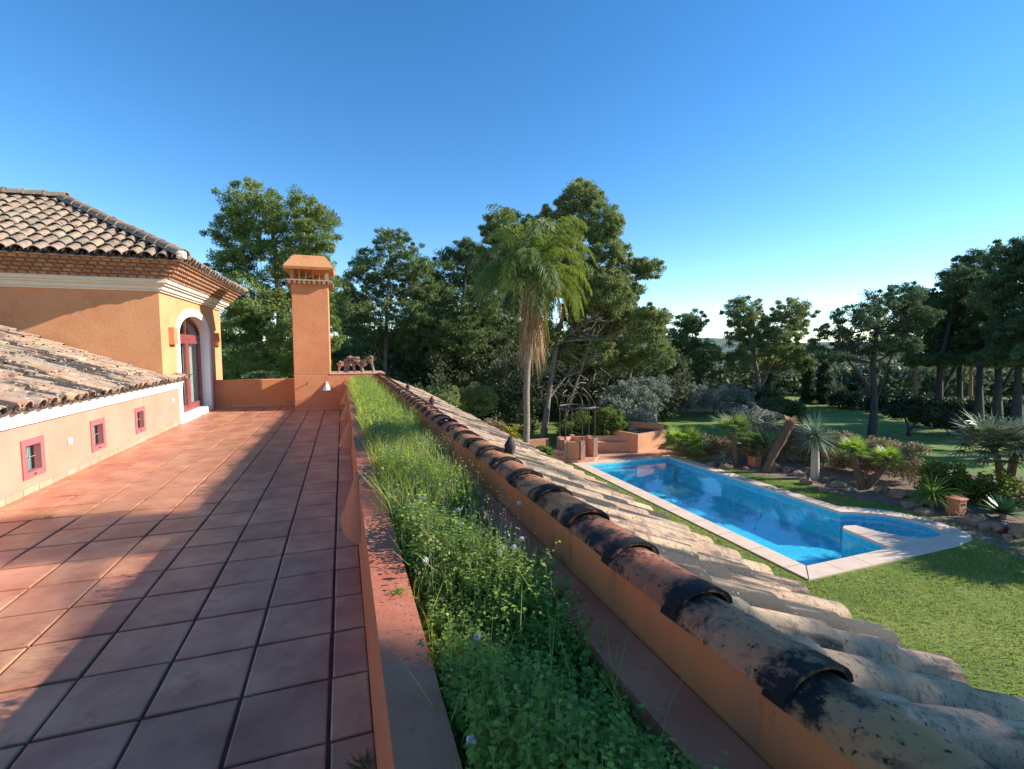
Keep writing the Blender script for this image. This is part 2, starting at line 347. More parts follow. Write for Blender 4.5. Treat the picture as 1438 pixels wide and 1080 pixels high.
def ridge_line(mb, p0, p1, r=.12, tl=.37, seg=8, extra=1, fl=1.0):
    """overlapping ridge tiles from p0 to p1, lips towards p0. returns the lap values per vertex"""
    p0, p1 = Vector(p0), Vector(p1); d = (p1 - p0); Lh = d.length; d.normalize()
    sd = d.cross(Vector((0, 0, 1))).normalized(); nw = sd.cross(d); lap = []
    n = int(Lh / tl)
    for i in range(n + extra):
        u = i * tl; e = u + tl + .06; j = random.uniform(-.008, .008); tw = random.uniform(-.012, .012); hz = random.uniform(-.004, .006); vs = []
        st = [(u, 1.0, .012), (u + .04, .995, .011), (u + tl * .4, .96, .006), (u + tl * .75, .93, .001), (e, .90, -.006)]
        for (uu, k_, hh) in st:
            for q in (0, 1):
                for k in range(seg + 1):
                    an = math.pi * k / seg * 1.0
                    rad = r * k_ - q * .018
                    vs.append(p0 + d * uu + sd * (-math.cos(an) * rad * 1.05 + j + tw * (uu - u) * 3) + nw * (math.sin(an) * rad * fl + hh + hz))
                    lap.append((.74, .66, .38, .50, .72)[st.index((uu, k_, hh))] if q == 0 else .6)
        m = seg + 1; fs = []
        for a in range(len(st) - 1):
            for k in range(seg):
                b0 = a * 2 * m; b1 = (a + 1) * 2 * m
                fs += [(b0 + k, b0 + k + 1, b1 + k + 1, b1 + k), (b0 + m + k + 1, b0 + m + k, b1 + m + k, b1 + m + k + 1)]
        fs += [(k + 1, k, m + k, m + k + 1) for k in range(seg)]
        for a in range(len(st) - 1):
            b0 = a * 2 * m; b1 = (a + 1) * 2 * m
            fs += [(b0, b1, b1 + m, b0 + m), (b0 + seg, b0 + m + seg, b1 + m + seg, b1 + seg)]
        mb.add(vs, fs)
    return lap
def setlap(o, lap):
    a = o.data.attributes.new('lap', 'FLOAT', 'POINT'); a.data.foreach_set('value', np.array(lap, dtype=np.float32))

# ------------------------------------------------------------------ terrace
TX0, TX1, TY0, TY1 = -3.42, .088, -2.2, 15.45
mb = MB(); mb.box(TX0, TX1, TY0, TY1, -.3, -.015); struct(obj('terrace_joints', mb, m_grout))
mb = MB(); PX, PY = .398, .4192
ox = -.096; oy = 2.477
for i in range(-9, 2):
    for j in range(-12, 33):
        x0 = ox + i * PX + .009; x1 = ox + (i + 1) * PX - .009; y0 = oy + j * PY + .0085; y1 = oy + (j + 1) * PY - .0085
        x0 = max(x0, TX0 + .004); x1 = min(x1, TX1 - .004); y1 = min(y1, TY1 - .004); y0 = max(y0, TY0)
        if x1 - x0 < .03 or y1 - y0 < .03: continue
        z = [random.uniform(-.0022, .0022) for _ in range(4)]; b = .007
        dx = random.uniform(-.002, .002); dy = random.uniform(-.003, .003)
        c = [(x0, y0), (x1, y0), (x1, y1), (x0, y1)]; ci = [(x0 + b, y0 + b), (x1 - b, y0 + b), (x1 - b, y1 - b), (x0 + b, y1 - b)]
        mb.add([(p[0] + dx, p[1] + dy, -.014) for p in c] + [(p[0] + dx, p[1] + dy, z[k] - .004) for k, p in enumerate(c)] + [(p[0] + dx, p[1] + dy, z[k]) for k, p in enumerate(ci)],
               [(8, 9, 10, 11)] + [(k, (k + 1) % 4, 4 + (k + 1) % 4, 4 + k) for k in range(4)] + [(4 + k, 4 + (k + 1) % 4, 8 + (k + 1) % 4, 8 + k) for k in range(4)])
struct(obj('terrace_floor', mb, m_tile_floor))
# storey below the terrace
hb = thing('lower_storey', 'orange rendered lower storey carrying the tiled terrace and its planter', 'building', (-3, 6, G))
mb = MB(); mb.box(-9, 1.6, TY0, 15.7, G, -.3); obj('wall', mb, m_stucco, hb)
mb = MB(); mb.box(1.6, 2.05, TY0, 15.7, .0, .08); obj('soffit', mb, m_cream, hb)

# planter along the terrace edge
pl = thing('planter', 'long rendered planter running along the terrace edge, filled with weeds', 'planter', (.5, 6, 0))
mb = MB(); mb.box(.088, .216, TY0, 13.96, -.28, .735); obj('front_wall', mb, m_stucco, pl)
mb = MB()
ys = np.arange(TY0, 13.96, .35)
for k in range(len(ys)):      # painted top, slightly uneven
    y0 = ys[k]; y1 = min(y0 + .35, 13.955)
    mb.box(.084, .221 , y0, y1, .7352, .752)
obj('ledge', mb, m_purple, pl)
mb = MB(); mb.box(.216, .86, TY0, 13.96, -.28, .52); obj('soil', mb, m_soil, pl)
mb = MB(); mb.box(.70, .852, TY0, 13.96, .52, .745); obj('inner_ledge', mb, m_purple, pl)

# small tiled roof beyond the planter
sr = thing('lean_to_roof', 'long tiled roof with dark mossy ridge running beside the planter above the garden', 'roof', (1.6, 6, .3))
mb = MB(); mb.box(.860, .93, TY0, 15.45, .30, .905); obj('upstand_wall', mb, m_face, sr)
mb = MB(); lap = ridge_line(mb, (.955, 1.06 - .35 * 10, .893), (.955, 14.1, .915), .098, .35, 10, 1, .62); o = obj('ridge', mb, m_ridge, sr, smooth=True); setlap(o, lap)
upv = Vector((-1, 0, .415)).normalized(); nwv = Vector((.415, 0, 1)).normalized()
e0 = Vector((2.33, 0, .26)); runl = (Vector((.96, 0, .83)) - e0).length
mb = MB(); cb = MB(); tiles(mb, (2.33, TY0, .26), (0, 1, 0), upv, nwv, 17.6, lambda s: (0, runl), .235, .40, .090, jit=1.0, lf=.015, tap=.92, chan=cb, seg=9)
obj('channel_tiles', cb, m_moss, sr, smooth=True)
obj('roof_tiles', mb, m_roofR, sr, smooth=True)
mb = MB(); mb.hexa([(.93, TY0, .72), (2.25, TY0, .15), (2.25, 15.4, .15), (.93, 15.4, .72)], [(.93, TY0, .825), (2.25, TY0, .265), (2.25, 15.4, .265), (.93, 15.4, .825)]); obj('roof_deck', mb, m_mortar, sr)
mb = MB(); mb.box(2.0, 2.18, TY0, 15.4, .05, .2); obj('eave_moulding', mb, m_cream, sr)
mb = MB(); mb.box(1.6, 2.0, TY0, 15.45, G, .25); obj('outer_wall', mb, m_stucco, sr)
# little finials standing on the roof
def finial(p, lab):
    t = thing('roof_finial', lab, 'finial', p); mb = MB(); x, y, z = p
    mb.tube([(x, y, z - .03), (x, y, z + .02), (x, y, z + .05), (x, y, z + .08), (x, y, z + .10), (x, y, z + .12)], [.03, .045, .05, .035, .018, .02], 10)
    obj('body', mb, m_barkD, t, smooth=True)
finial((1.3, 3.75, .80), 'small dark urn-shaped clay vent sitting on the lean-to roof, nearest')
finial((1.32, 7.6, .78), 'tiny dark clay vent on the far lean-to roof tiles, middle of three')
finial((1.32, 10.6, .78), 'tiny dark clay vent on the lean-to roof, farthest from the terrace camera')

# ------------------------------------------------------------------ end wall, chimney, back wall
ew = thing('end_wall', 'thick orange rendered block under the chimney closing the end of the planter', 'wall', (-.1, 14.7, 0))
mb = MB(); mb.box(-1.24, 1.1, 14.0, 15.45, -.28, .955); obj('wall', mb, m_stucco, ew, bevel=.012)
mb = MB(); mb.box(-.34, 1.12, 13.985, 15.46, .956, .975); obj('coping', mb, m_skirt, ew)
bw = thing('parapet_wall', 'low orange parapet wall between the tower and the chimney block', 'wall', (-2.3, 15.5, 0))
mb = MB(); mb.box(-3.42, -1.245, 15.45, 15.65, -.3, .775)
obj('wall', mb, m_stucco, bw, bevel=.02)
mb = MB()
for i in range(11): mb.box(-3.4 + i * .197, -3.4 + (i + 1) * .197 - .008, 15.435, 15.449, .0, .055)
obj('skirting', mb, m_skirt, bw)
mb = MB()
for i in range(6): mb.box(-1.235 + i * .215, -1.235 + (i + 1) * .215 - .008, 13.985, 13.999, .0, .05)
obj('skirting', mb, m_skirt, ew)
ch = thing('chimney', 'tall square orange rendered chimney with tapered cap and open vent grille', 'chimney', (-.78, 14.5, .955))
cx0, cx1, cy0, cy1 = -1.235, -.33, 14.004, 15.0
mb = MB(); mb.box(cx0, cx1, cy0, cy1, .956, 3.39); obj('shaft', mb, m_stucco, ch, bevel=.012)
mb = MB(); mb.box(cx0 - .02, cx1 + .02, cy0 - .02, cy1 + .02, 3.391, 3.41); mb.box(cx0 - .10, cx1 + .10, cy0 - .10, cy1 + .10, 3.44, 3.475)
obj('collar', mb, m_stucco, ch)
mb = MB()
for (axis) in (0, 1):
    n = 9
    for k in range(n):
        for side in (0, 1):
            t = (k + .5) / n
            if axis == 0: p = Vector((cx0 - .09 + (cx1 - cx0 + .18) * t, cy0 - .01 if side == 0 else cy1 + .01, 3.41)); d = Vector((0, -1 if side == 0 else 1, -.12))
            else: p = Vector((cx0 - .0 if side == 0 else cx1 + .0, cy0 - .09 + (cy1 - cy0 + .18) * t, 3.41)); d = Vector((-1 if side == 0 else 1, 0, -.12))
            mb.tube([p, p + d * .13], [.040, .048], 8)
obj('tile_course', mb, m_roofT, ch)
mb = MB()
for k in range(6):
    t = k / 5
    x = cx0 + .03 + (cx1 - cx0 - .06) * t; y = cy0 + .03 + (cy1 - cy0 - .06) * t
    w = .045 if k in (0, 5) else .017
    for yy in (cy0 + .03, cy1 - .03): mb = MB(); mb.box(x - w, x + w, yy - w, yy + w, 3.476, 3.739); obj('grille_post', mb, m_brick, ch)
    if 0 < k < 5:
        for xx in (cx0 + .03, cx1 - .03): mb = MB(); mb.box(xx - w, xx + w, y - w, y + w, 3.476, 3.739); obj('grille_post', mb, m_brick, ch)
mb = MB()
a, b = .165, .10
def rect(e, z): return [(cx0 - e, cy0 - e, z), (cx1 + e, cy0 - e, z), (cx1 + e, cy1 + e, z), (cx0 - e, cy1 + e, z)]
mb.hexa(rect(.15, 3.74), rect(.17, 3.80)); mb.hexa(rect(.17, 3.801), rect(-.04, 4.10)); mb.hexa(rect(-.04, 4.101), rect(-.10, 4.135))
obj('cap', mb, M('chimney_cap_render', (.60, .25, .10), (.66, .29, .12), 2.5, .9, .5, 25, .015, spots=[((.25, .13, .08), 5, .56, .68, 2)]), ch)
# tap on the block
tp = thing('garden_tap', 'small rusty tap sticking out of the chimney block', 'tap', (-.9, 14, .7))
mb = MB(); mb.tube([(-.92, 14, .71), (-.92, 13.86, .71), (-.92, 13.84, .68)], .012, 6); mb.tube([(-.95, 13.9, .75), (-.89, 13.9, .75)], .008, 5); mb.tube([(-.92, 13.9, .71), (-.92, 13.9, .75)], .007, 5)
obj('body', mb, m_iron, tp)

# half-cone wall lights
def cone(name, label, base, nrm, mat, w=.13, hgt=.24, group='half-cone plaster lights on the planter wall', dep=None):
    t = thing(name, label, 'wall light', base, group)
    nrm = Vector(nrm); sd = nrm.cross(Vector((0, 0, 1))); B = Vector(base); mb = MB(); seg = 10; vs = []
    prof = [(0, .95, .14), (.25, .75, .32), (.6, .4, .62), (1, 0, 1)]
    for q in (0, 1):
        for (tt, hz, k) in prof:
            r = w * k - q * .010
            for s in range(seg + 1):
                an = math.pi * s / seg
                vs.append(B + Vector((0, 0, 1)) * (hgt * hz) + sd * (-math.cos(an) * r) + nrm * (math.sin(an) * r * ((dep or w) / w)))
    m = seg + 1; fs = []; n = len(prof) * m
    for a_ in range(3):
        for s in range(seg):
            fs.append((a_ * m + s, a_ * m + s + 1, (a_ + 1) * m + s + 1, (a_ + 1) * m + s)); fs.append((n + a_ * m + s + 1, n + a_ * m + s, n + (a_ + 1) * m + s, n + (a_ + 1) * m + s + 1))
    for s in range(seg): fs.append((3 * m + s, 3 * m + s + 1, n + 3 * m + s + 1, n + 3 * m + s)); 
    fs.append(tuple(range(seg, -1, -1)))
    mb.add(vs, fs); obj('shade', mb, mat, t, smooth=True)
    mb = MB(); mb.tube([B + nrm * .04 + Vector((0, 0, .10)), B + nrm * .04 + Vector((0, 0, .04))], [.015, .022], 8); obj('bulb', mb, m_white, t)
    return t
ords = ['nearest the camera, beside the sunlit weeds', 'second from the camera', 'third from the camera', 'farthest, next to the chimney block']
for k, y in enumerate((3.75, 6.75, 9.3, 12.0)):
    cone('wall_light', 'orange half-cone light on the planter wall, ' + ords[k], (.086, y, .36), (-1, 0, 0), m_stucco, .17 if k else .48, .37, dep=.17 if k else .13)
cone('wall_light', 'white half-cone light on the end wall right of the chimney', (-.43, 13.998, .52), (0, -1, 0), m_white, .11, .25, 'white light on the end wall')

# pruned stumps on the end wall
def stump(x, y, z, seed, label):
    r = random.Random(seed); t = thing('pruned_stump', label, 'plant stump', (x, y, z), 'gnarled cut-back stems on the end wall')
    mb = MB(); hs = []
    for k in range(r.choice((1, 2))):
        a = r.uniform(-.5, .5); h = r.uniform(.22, .42)
        pts = [(x + k * .05, y, z - .03), (x + k * .05 + a * .12, y + .03, z + h * .4), (x + a * .3, y - .02, z + h * .75), (x + a * .42, y, z + h)]
        mb.tube(pts, [.05, .035, .04, .045], 7); hs.append(pts[-1])
    obj('stem', mb, m_twig, t, smooth=True)
    mb = MB()
    for q in hs:
        for i in range(4): mb.rock((q[0] + r.uniform(-.05, .05), q[1] + r.uniform(-.04, .04), q[2] + r.uniform(-.05, .05)), (.06, .055, .06), seed + i, 2, .8)
    obj('knob', mb, M('knobbly_wood%d' % seed, (.22, .13, .09), (.34, .24, .17), 18, .95, 1, 40, .03), t)
stump(-.12, 14.5, .975, 3, 'knobbly grey stump beside the chimney shaft')
stump(.04, 14.6, .975, 5, 'short drooping brown stump, second from the chimney')
stump(.32, 14.55, .975, 8, 'leaning forked stump in the middle of the end wall')
stump(.50, 14.5, .975, 9, 'tallest brown-headed stump on the end wall')
stump(.84, 14.5, .975, 4, 'stump with curled head at the corner beside the ridge tiles')

# ------------------------------------------------------------------ house wing (left)
wg = thing('house_wing', 'low orange wing with cream cornice, tiled roof and three tiny windows', 'building', (-3.4, 6, 0))
WIN = [(7.035, 'nearest'), (8.61, 'middle'), (10.17, 'farthest')]
mb = MB(); xs = -3.42
y = TY0; zs = (.17, .62)
for (c, _) in WIN:
    mb.box(xs - .25, xs, y, c - .215, -.3, .80); mb.box(xs - .25, xs, c - .215, c + .215, -.3, .17); mb.box(xs - .25, xs, c - .215, c + .215, .62, .80); y = c + .215
mb.box(xs - .26, xs + .004, y, 12.33, -.3, .80)
obj('wall', mb, m_pale, wg)
mb = MB(); mb.box(xs - .2, xs + .05, TY0, 12.36, .80, .84); mb.box(xs - .2, xs + .09, TY0, 12.36, .84, .97)
mb.add([(xs + .09, TY0, .9), (xs + .13, TY0, .97), (xs + .13, 12.36, .97), (xs + .09, 12.36, .9)], [(0, 1, 2, 3)])
mb.box(xs - .2, xs + .13, TY0, 12.36, .9705, .995)
obj('cornice', mb, m_white, wg)
mb = MB(); k = 0; yy = TY0
while yy < 12.2:
    mb.box(xs, xs + .012, yy, yy + .29, .0, .075); yy += .30
obj('skirting', mb, m_skirt, wg)
for c, nm in WIN:
    f = MB(); y0, y1, z0, z1 = c - .215, c + .215, .17, .62; t = .075
    f.box(xs - .06, xs + .014, y0, y1, z0, z0 + t); f.box(xs - .06, xs + .014, y0, y1, z1 - t, z1); f.box(xs - .06, xs + .014, y0, y0 + t, z0 + t, z1 - t); f.box(xs - .06, xs + .014, y1 - t, y1, z0 + t, z1 - t)
    fo = obj('window', f, m_pink, wg, label='%s small pink-framed window of the wing' % nm)
    g = MB(); g.box(xs - .055, xs - .05, y0 + t, y1 - t, z0 + t, z1 - t); obj('pane', g, m_glass, fo)
    g = MB(); g.box(xs - .1, xs - .09, y0, y1, z0, z1); obj('blind', g, M('blind_' + nm, (.34, .42, .42), (.42, .50, .48), 3, .8, 0), fo)
    l = MB(); zc = (z0 + z1) / 2 + .0; X_ = xs - .045
    for a_, b_ in (((c, z0 + t), (c, zc - .045)), ((c, zc + .045), (c, z1 - t)), ((y0 + t, zc), (c - .035, zc)), ((c + .035, zc), (y1 - t, zc)),
                 ((c, zc - .045), (c - .035, zc)), ((c - .035, zc), (c, zc + .045)), ((c, zc + .045), (c + .035, zc)), ((c + .035, zc), (c, zc - .045))):
        l.tube([(X_, a_[0], a_[1]), (X_, b_[0], b_[1])], .004, 4)
    obj('leading', l, m_lead, fo)
    l = MB(); l.box(xs + .0145, xs + .018, c - .025, c + .025, z0 + .028, z0 + .042); obj('drain_slot', l, m_dark, fo)
# wing roof
sl = .385; u = Vector((-1, 0, sl)).normalized(); nn = Vector((sl, 0, 1)).normalized()
mb = MB(); cb = MB()
tiles(mb, (-3.22, TY0, .99), (0, 1, 0), u, nn, 11.5 - TY0, lambda s: (0, 5.2), .235, .37, .088, jit=1.5, chan=cb, lf=.020)
tiles(mb, (-3.22, TY0, .99), (0, 1, 0), u, nn, .95, lambda s: (0, .22), .235, .37, .092, start=13.65, jit=1.4, chan=cb)
obj('channel_tiles', cb, m_moss2, wg, smooth=True)
obj('roof', mb, m_roof, wg, smooth=True)
mb = MB(); mb.hexa([(-8.4, TY0, 2.7), (-3.33, TY0, .94), (-3.33, 11.45, .94), (-8.4, 11.45, 2.7)], [(-8.4, TY0, 2.98), (-3.33, TY0, 1.01), (-3.33, 11.45, 1.01), (-8.4, 11.45, 2.98)]); obj('roof_deck', mb, m_mortar, wg)
for (y, z, lb) in ((7.83, .44, 'small white square socket cover between the two nearer little windows'), (11.95, .56, 'small white socket cover beside the arched door')):
    t = thing('socket_cover', lb, 'socket', (xs, y, z)); mb = MB(); mb.box(xs + .001, xs + .02, y - .045, y + .045, z - .04, z + .04); obj('plate', mb, m_white, t, bevel=.006)
    mb = MB(); mb.box(xs + .0205, xs + .026, y - .03, y + .03, z - .025, z + .03); obj('flap', mb, m_white, t)

# ------------------------------------------------------------------ tower
tw = thing('house_tower', 'orange upper storey with hipped tile roof, brick corbels and arched door', 'building', (-5, 14, 0))
TXW, TY_A, TY_B = -3.42, 11.45, 16.5
ZW = 2.78
DY0, DY1, DSP, DRI = 12.52, 14.98, 1.98, .46
dyc = (DY0 + DY1) / 2; dw = (DY1 - DY0) / 2
mb = MB(); mb.box(-10, TXW, TY_A, TY_A + .25, .3, ZW)                      # south face
def archpts(r, n=18, ex=0):   # polyline of the arch in (y,z)
    return [(dyc - math.cos(math.pi * k / n) * (dw + ex), DSP + math.sin(math.pi * k / n) * (DRI + ex)) for k in range(n + 1)]
ap = archpts(0)
dpt = .23
# X face with an arched hole, built as strips
mb.box(TXW - dpt, TXW, TY_A + .25, DY0, -.3, ZW); mb.box(TXW - dpt, TXW, DY1, TY_B, -.3, ZW)
for k in range(len(ap) - 1):
    (y0, z0), (y1, z1) = ap[k], ap[k + 1]
    mb.hexa([(TXW - dpt, y0, z0), (TXW, y0, z0), (TXW, y1, z1), (TXW - dpt, y1, z1)], [(TXW - dpt, y0, ZW), (TXW, y0, ZW), (TXW, y1, ZW), (TXW - dpt, y1, ZW)])
mb.box(-10, TXW - dpt, TY_B - .25, TY_B, -.3, ZW)
obj('wall', mb, M('tower_stucco', (.69, .305, .135), (.73, .34, .155), 1.8, .9, .4, 20, .012, cracks=1.1, spots=[((.62, .26, .11), 1.3, .5, .7), ((.52, .23, .11), 5, .60, .72, 1.1)]), tw)
# arch surround
mb = MB(); ao = archpts(0, ex=.17); ai = archpts(0, ex=-.002)
for k in range(len(ao) - 1):
    mb.hexa([(TXW - dpt, *ai[k]), (TXW + .03, *ai[k]), (TXW + .03, *ai[k + 1]), (TXW - dpt, *ai[k + 1])], [(TXW + .001, *ao[k]), (TXW + .03, *ao[k]), (TXW + .03, *ao[k + 1]), (TXW + .001, *ao[k + 1])])
mb.box(TXW + .001, TXW + .03, DY0 - .17, DY0, .0, DSP); mb.box(TXW + .001, TXW + .03, DY1, DY1 + .17, 0, DSP)
mb.box(TXW - dpt, TXW + .03, DY0, DY0 + .012, .14, DSP); mb.box(TXW - dpt, TXW + .03, DY1 - .012, DY1, .14, DSP)
mb.box(TXW - dpt, TXW + .05, DY0, DY1, 0, .14)
obj('arch_surround', mb, m_white, tw)
# door
XD = TXW - .2
def fr(m_, y0, y1, z0, z1, x0=XD - .03, x1=XD + .03): m_.box(x0, x1, y0, y1, z0, z1)
mb = MB(); fr(mb, DY0 + .012, DY0 + .09, .14, DSP); fr(mb, DY1 - .09, DY1 - .012, .14, DSP)
fr(mb, DY0 + .09, DY1 - .09, DSP - .10, DSP + .02)
aj = archpts(0, ex=-.09); ak = archpts(0, ex=-.014)
for k in range(len(aj) - 1):
    mb.hexa([(XD - .03, *aj[k]), (XD + .03, *aj[k]), (XD + .03, *aj[k + 1]), (XD - .03, *aj[k + 1])], [(XD - .03, *ak[k]), (XD + .03, *ak[k]), (XD + .03, *ak[k + 1]), (XD - .03, *ak[k + 1])])
fr(mb, dyc - .02, dyc + .02, DSP + .02, DSP + DRI - .09)
df = obj('door_frame', mb, m_red, tw)
mb = MB(); mb.box(XD - .005, XD + .002, DY0 + .09, DY1 - .09, DSP + .02, DSP + DRI - .07); obj('fanlight', mb, m_glass, df)
for (a_, b_) in ((DY0 + .092, dyc - .003), (dyc + .003, DY1 - .092)):
    mb = MB(); X0, X1 = XD - .02, XD + .045
    fr(mb, a_, a_ + .11, .145, DSP - .103, X0, X1); fr(mb, b_ - .11, b_, .145, DSP - .103, X0, X1); fr(mb, a_ + .11, b_ - .11, .145, .30, X0, X1); fr(mb, a_ + .11, b_ - .11, DSP - .20, DSP - .103, X0, X1)
    lf = obj('door', mb, m_red, tw)
    mb = MB(); mb.box(XD + .005, XD + .011, a_ + .11, b_ - .11, .30, DSP - .20); obj('pane', mb, m_glass, lf)
    mb = MB(); ch_y = (b_ - .055) if a_ < dyc - .5 else (a_ + .055)
    mb.tube([(X1, ch_y, 1.02), (X1 + .05, ch_y, 1.02), (X1 + .05, ch_y + (-.1 if a_ < dyc - .5 else .1), 1.02)], .009, 6); obj('handle', mb, m_iron, lf)
mb = MB(); vs = []; n = 60; ya, yb = DY0 + .1, DY1 - .32
for k in range(n + 1):
    yv = ya + (yb - ya) * k / n; xv = XD - .10 + .018 * math.sin(k * 1.1)
    vs += [(xv, yv, .16), (xv, yv, DSP - .08)]
mb.add(vs, [(2 * k, 2 * k + 1, 2 * k + 3, 2 * k + 2) for k in range(n)]); obj('curtain', mb, m_curtain, tw)
mb = MB(); mb.box(-6, XD - .8, DY0 - .5, DY1 + .5, 0, 2.6); obj('room', mb, m_dark, tw)
mb = MB(); mb.box(-6, TXW - dpt, TY_A + .26, TY_B - .26, 2.6, 2.7); obj('ceiling', mb, m_white, tw)
# cornice: stepped mouldings on both faces
mb = MB()
for (e, z0, z1) in ((.05, 2.781, 2.82), (.10, 2.82, 2.90), (.16, 2.90, 2.94), (.21, 2.94, 3.01)):
    mb.box(-10, TXW + e, TY_A - e, TY_B + e, z0, z1)
obj('cornice', mb, m_cream, tw)
mb = MB(); mm = MB()
for c in range(5):
    e = .24 + c * .065; z0 = 3.011 + c * .064; z1 = z0 + .048
    mm.box(-10, TXW + e - .035, TY_A - e + .035, TY_B + e - .035, z0 - .001, z0 + .063)
    sh = .075 if c % 2 else 0
    x = -9.8 + sh
    while x < TXW + e - .06: mb.box(x, x + .10, TY_A - e - .01, TY_A - e + .05, z0, z1); x += .15
    y = TY_A - e + .05 + sh
    while y < TY_B + e - .1: mb.box(TXW + e - .05, TXW + e + .01, y, y + .10, z0, z1); y += .15
obj('corbel_bricks', mb, m_brick, tw); obj('corbel_mortar', mm, m_mortar, tw)
OV = .62; EX = TXW + OV; EY0 = TY_A - OV; EY1 = TY_B + OV; ZE = 3.345; dd = (EY1 - EY0) / 2; pit = .526
mb = MB()
mb.box(-10, EX - .05, EY0 + .05, EY1 - .05, 3.325, 3.34); obj('eave_board', mb, m_cream, tw)
mb = MB(); cb = MB(); up = Vector((0, 1, pit)).normalized(); nw = Vector((0, -pit, 1)).normalized(); k_ = math.sqrt(1 + pit * pit)
tiles(mb, (EX, EY0, ZE), (-1, 0, 0), up, nw, 6.6, lambda s: (0, min(s, dd) * k_), .235, .36, .095, jit=1.2, chan=cb)
up = Vector((-1, 0, pit)).normalized(); nw = Vector((pit, 0, 1)).normalized()
tiles(mb, (EX, EY0, ZE), (0, 1, 0), up, nw, EY1 - EY0, lambda s: (0, min(s, EY1 - EY0 - s) * k_), .235, .36, .095, jit=1.2, chan=cb)
rf = obj('roof', mb, m_roofT, tw, smooth=True); obj('channel_tiles', cb, m_moss2, rf, smooth=True)
mb = MB(); z1 = ZE + dd * pit
mb.add([(EX - .03, EY0 + .03, ZE - .02), (-10, EY0 + .03, ZE - .02), (-10, EY0 + dd, z1 - .02), (EX - dd, EY0 + dd, z1 - .02), (EX - .03, EY1 - .03, ZE - .02), (-10, EY1 - .03, ZE - .02)], [(0, 3, 2, 1), (0, 4, 3), (3, 4, 5, 2)])
obj('roof_deck', mb, m_mortar, tw)
mb = MB(); hp = (EX - dd, EY0 + dd, z1 + .05)
ridge_line(mb, (EX - .02, EY0 + .02, ZE + .06), hp, .13, .36, 8, 0)
ridge_line(mb, (EX - .02, EY1 - .02, ZE + .06), hp, .13, .36, 8, 0); ridge_line(mb, (hp[0] + .12, hp[1], hp[2] + .02), (-10, hp[1], hp[2]), .13, .36, 8)
obj('ridge', mb, m_roofT, rf, smooth=True)
mb = MB(); mb.box(EX - .12, EX + .04, EY0 - .06, EY0 + .08, ZE + .0, ZE + .16); obj('hip_end', mb, m_cream, rf, bevel=.04)
# tower wall lights
def sconce(y, z, lab):
    t = thing('box_wall_light', lab, 'wall light', (TXW, y, z), 'orange box lights beside the arched door'); mb = MB()
    mb.box(TXW + .09, TXW + .10, y - .13, y + .13, z, z + .36); mb.box(TXW + .001, TXW + .09, y - .13, y - .12, z, z + .36); mb.box(TXW + .001, TXW + .09, y + .12, y + .13, z, z + .36)
    obj('shade', mb, m_stucco, t); mb = MB(); mb.tube([(TXW + .05, y, z - .05), (TXW + .05, y, z + .08)], .018, 7); mb.tube([(TXW, y, z + .03), (TXW + .05, y, z + .03)], .01, 6); obj('lamp_holder', mb, m_iron, t)
sconce(12.03, 1.74, 'flat orange box light left of the arched door, in sun')
sconce(15.86, 1.74, 'flat orange box light right of the arched door, in the chimney shadow')
t = thing('wall_hook', 'short black iron bar on the tower wall above the parapet end', 'hook', (TXW, 15.3, .72)); mb = MB(); mb.tube([(TXW, 15.75, .70), (TXW + .22, 15.7, .72)], .014, 6); mb.tube([(TXW + .2, 15.7, .69), (TXW + .2, 15.7, .75)], .012, 6); obj('bar', mb, m_iron, t)

# ------------------------------------------------------------------ garden ground
def fill(outer, holes, z):
    b = bmesh.new(); es = []
    for loop in [outer] + holes:
        vs = [b.verts.new((p[0], p[1], z)) for p in loop]
        es += [b.edges.new((vs[i], vs[(i + 1) % len(vs)])) for i in range(len(vs))]
    bmesh.ops.triangle_fill(b, edges=es, use_beauty=True, use_dissolve=False)
    bmesh.ops.recalc_face_normals(b, faces=b.faces)
    if b.faces and sum(f.normal.z for f in b.faces) < 0: bmesh.ops.reverse_faces(b, faces=b.faces)
    b.verts.index_update(); mb = MB(); mb.add([v.co.copy() for v in b.verts], [[v.index for v in f.verts] for f in b.faces]); b.free(); return mb
OUT = [(9.3, 7.3), (14.4, 7.38), (15.3, 7.52), (15.62, 7.72), (15.80, 8.05), (15.88, 8.5), (15.85, 9.0), (15.74, 9.45), (15.5, 9.88), (15.15, 10.2), (14.8, 10.42), (14.55, 10.6), (14.45, 18.5), (9.25, 18.6)]
INN = [(9.75, 18.1), (14.0, 18.15), (14.12, 10.15), (14.45, 10.02), (14.75, 9.84), (15.1, 9.58), (15.32, 9.25), (15.42, 8.9), (15.38, 8.5), (15.2, 8.18), (14.9, 7.98), (14.5, 7.92), (14.1, 8.02), (13.8, 8.25), (13.6, 8.6), (13.5, 8.95), (13.42, 9.22), (13.1, 9.30), (12.9, 9.2), (12.74, 7.85), (9.83, 7.8)]
big = 700
mb = fill([(-big, -big), (big, -big), (big, big), (-big, big)], [OUT], G)
struct(obj('lawn', mb, m_lawn))
mb = fill(OUT, [INN], G + .03)
n = len(OUT); mb.add([(p[0], p[1], G - .1) for p in OUT] + [(p[0], p[1], G + .03) for p in OUT], [(i, (i + 1) % n, n + (i + 1) % n, n + i) for i in range(n)])
n = len(INN); mb.add([(p[0], p[1], G - .04) for p in INN] + [(p[0], p[1], G + .03) for p in INN], [(i, n + i, n + (i + 1) % n, (i + 1) % n) for i in range(n)])
pool = thing('swimming_pool', 'long blue-tiled swimming pool with a rounded spa end and pale stone coping', 'pool', (12, 13, G))
ncop = len(mb.f)
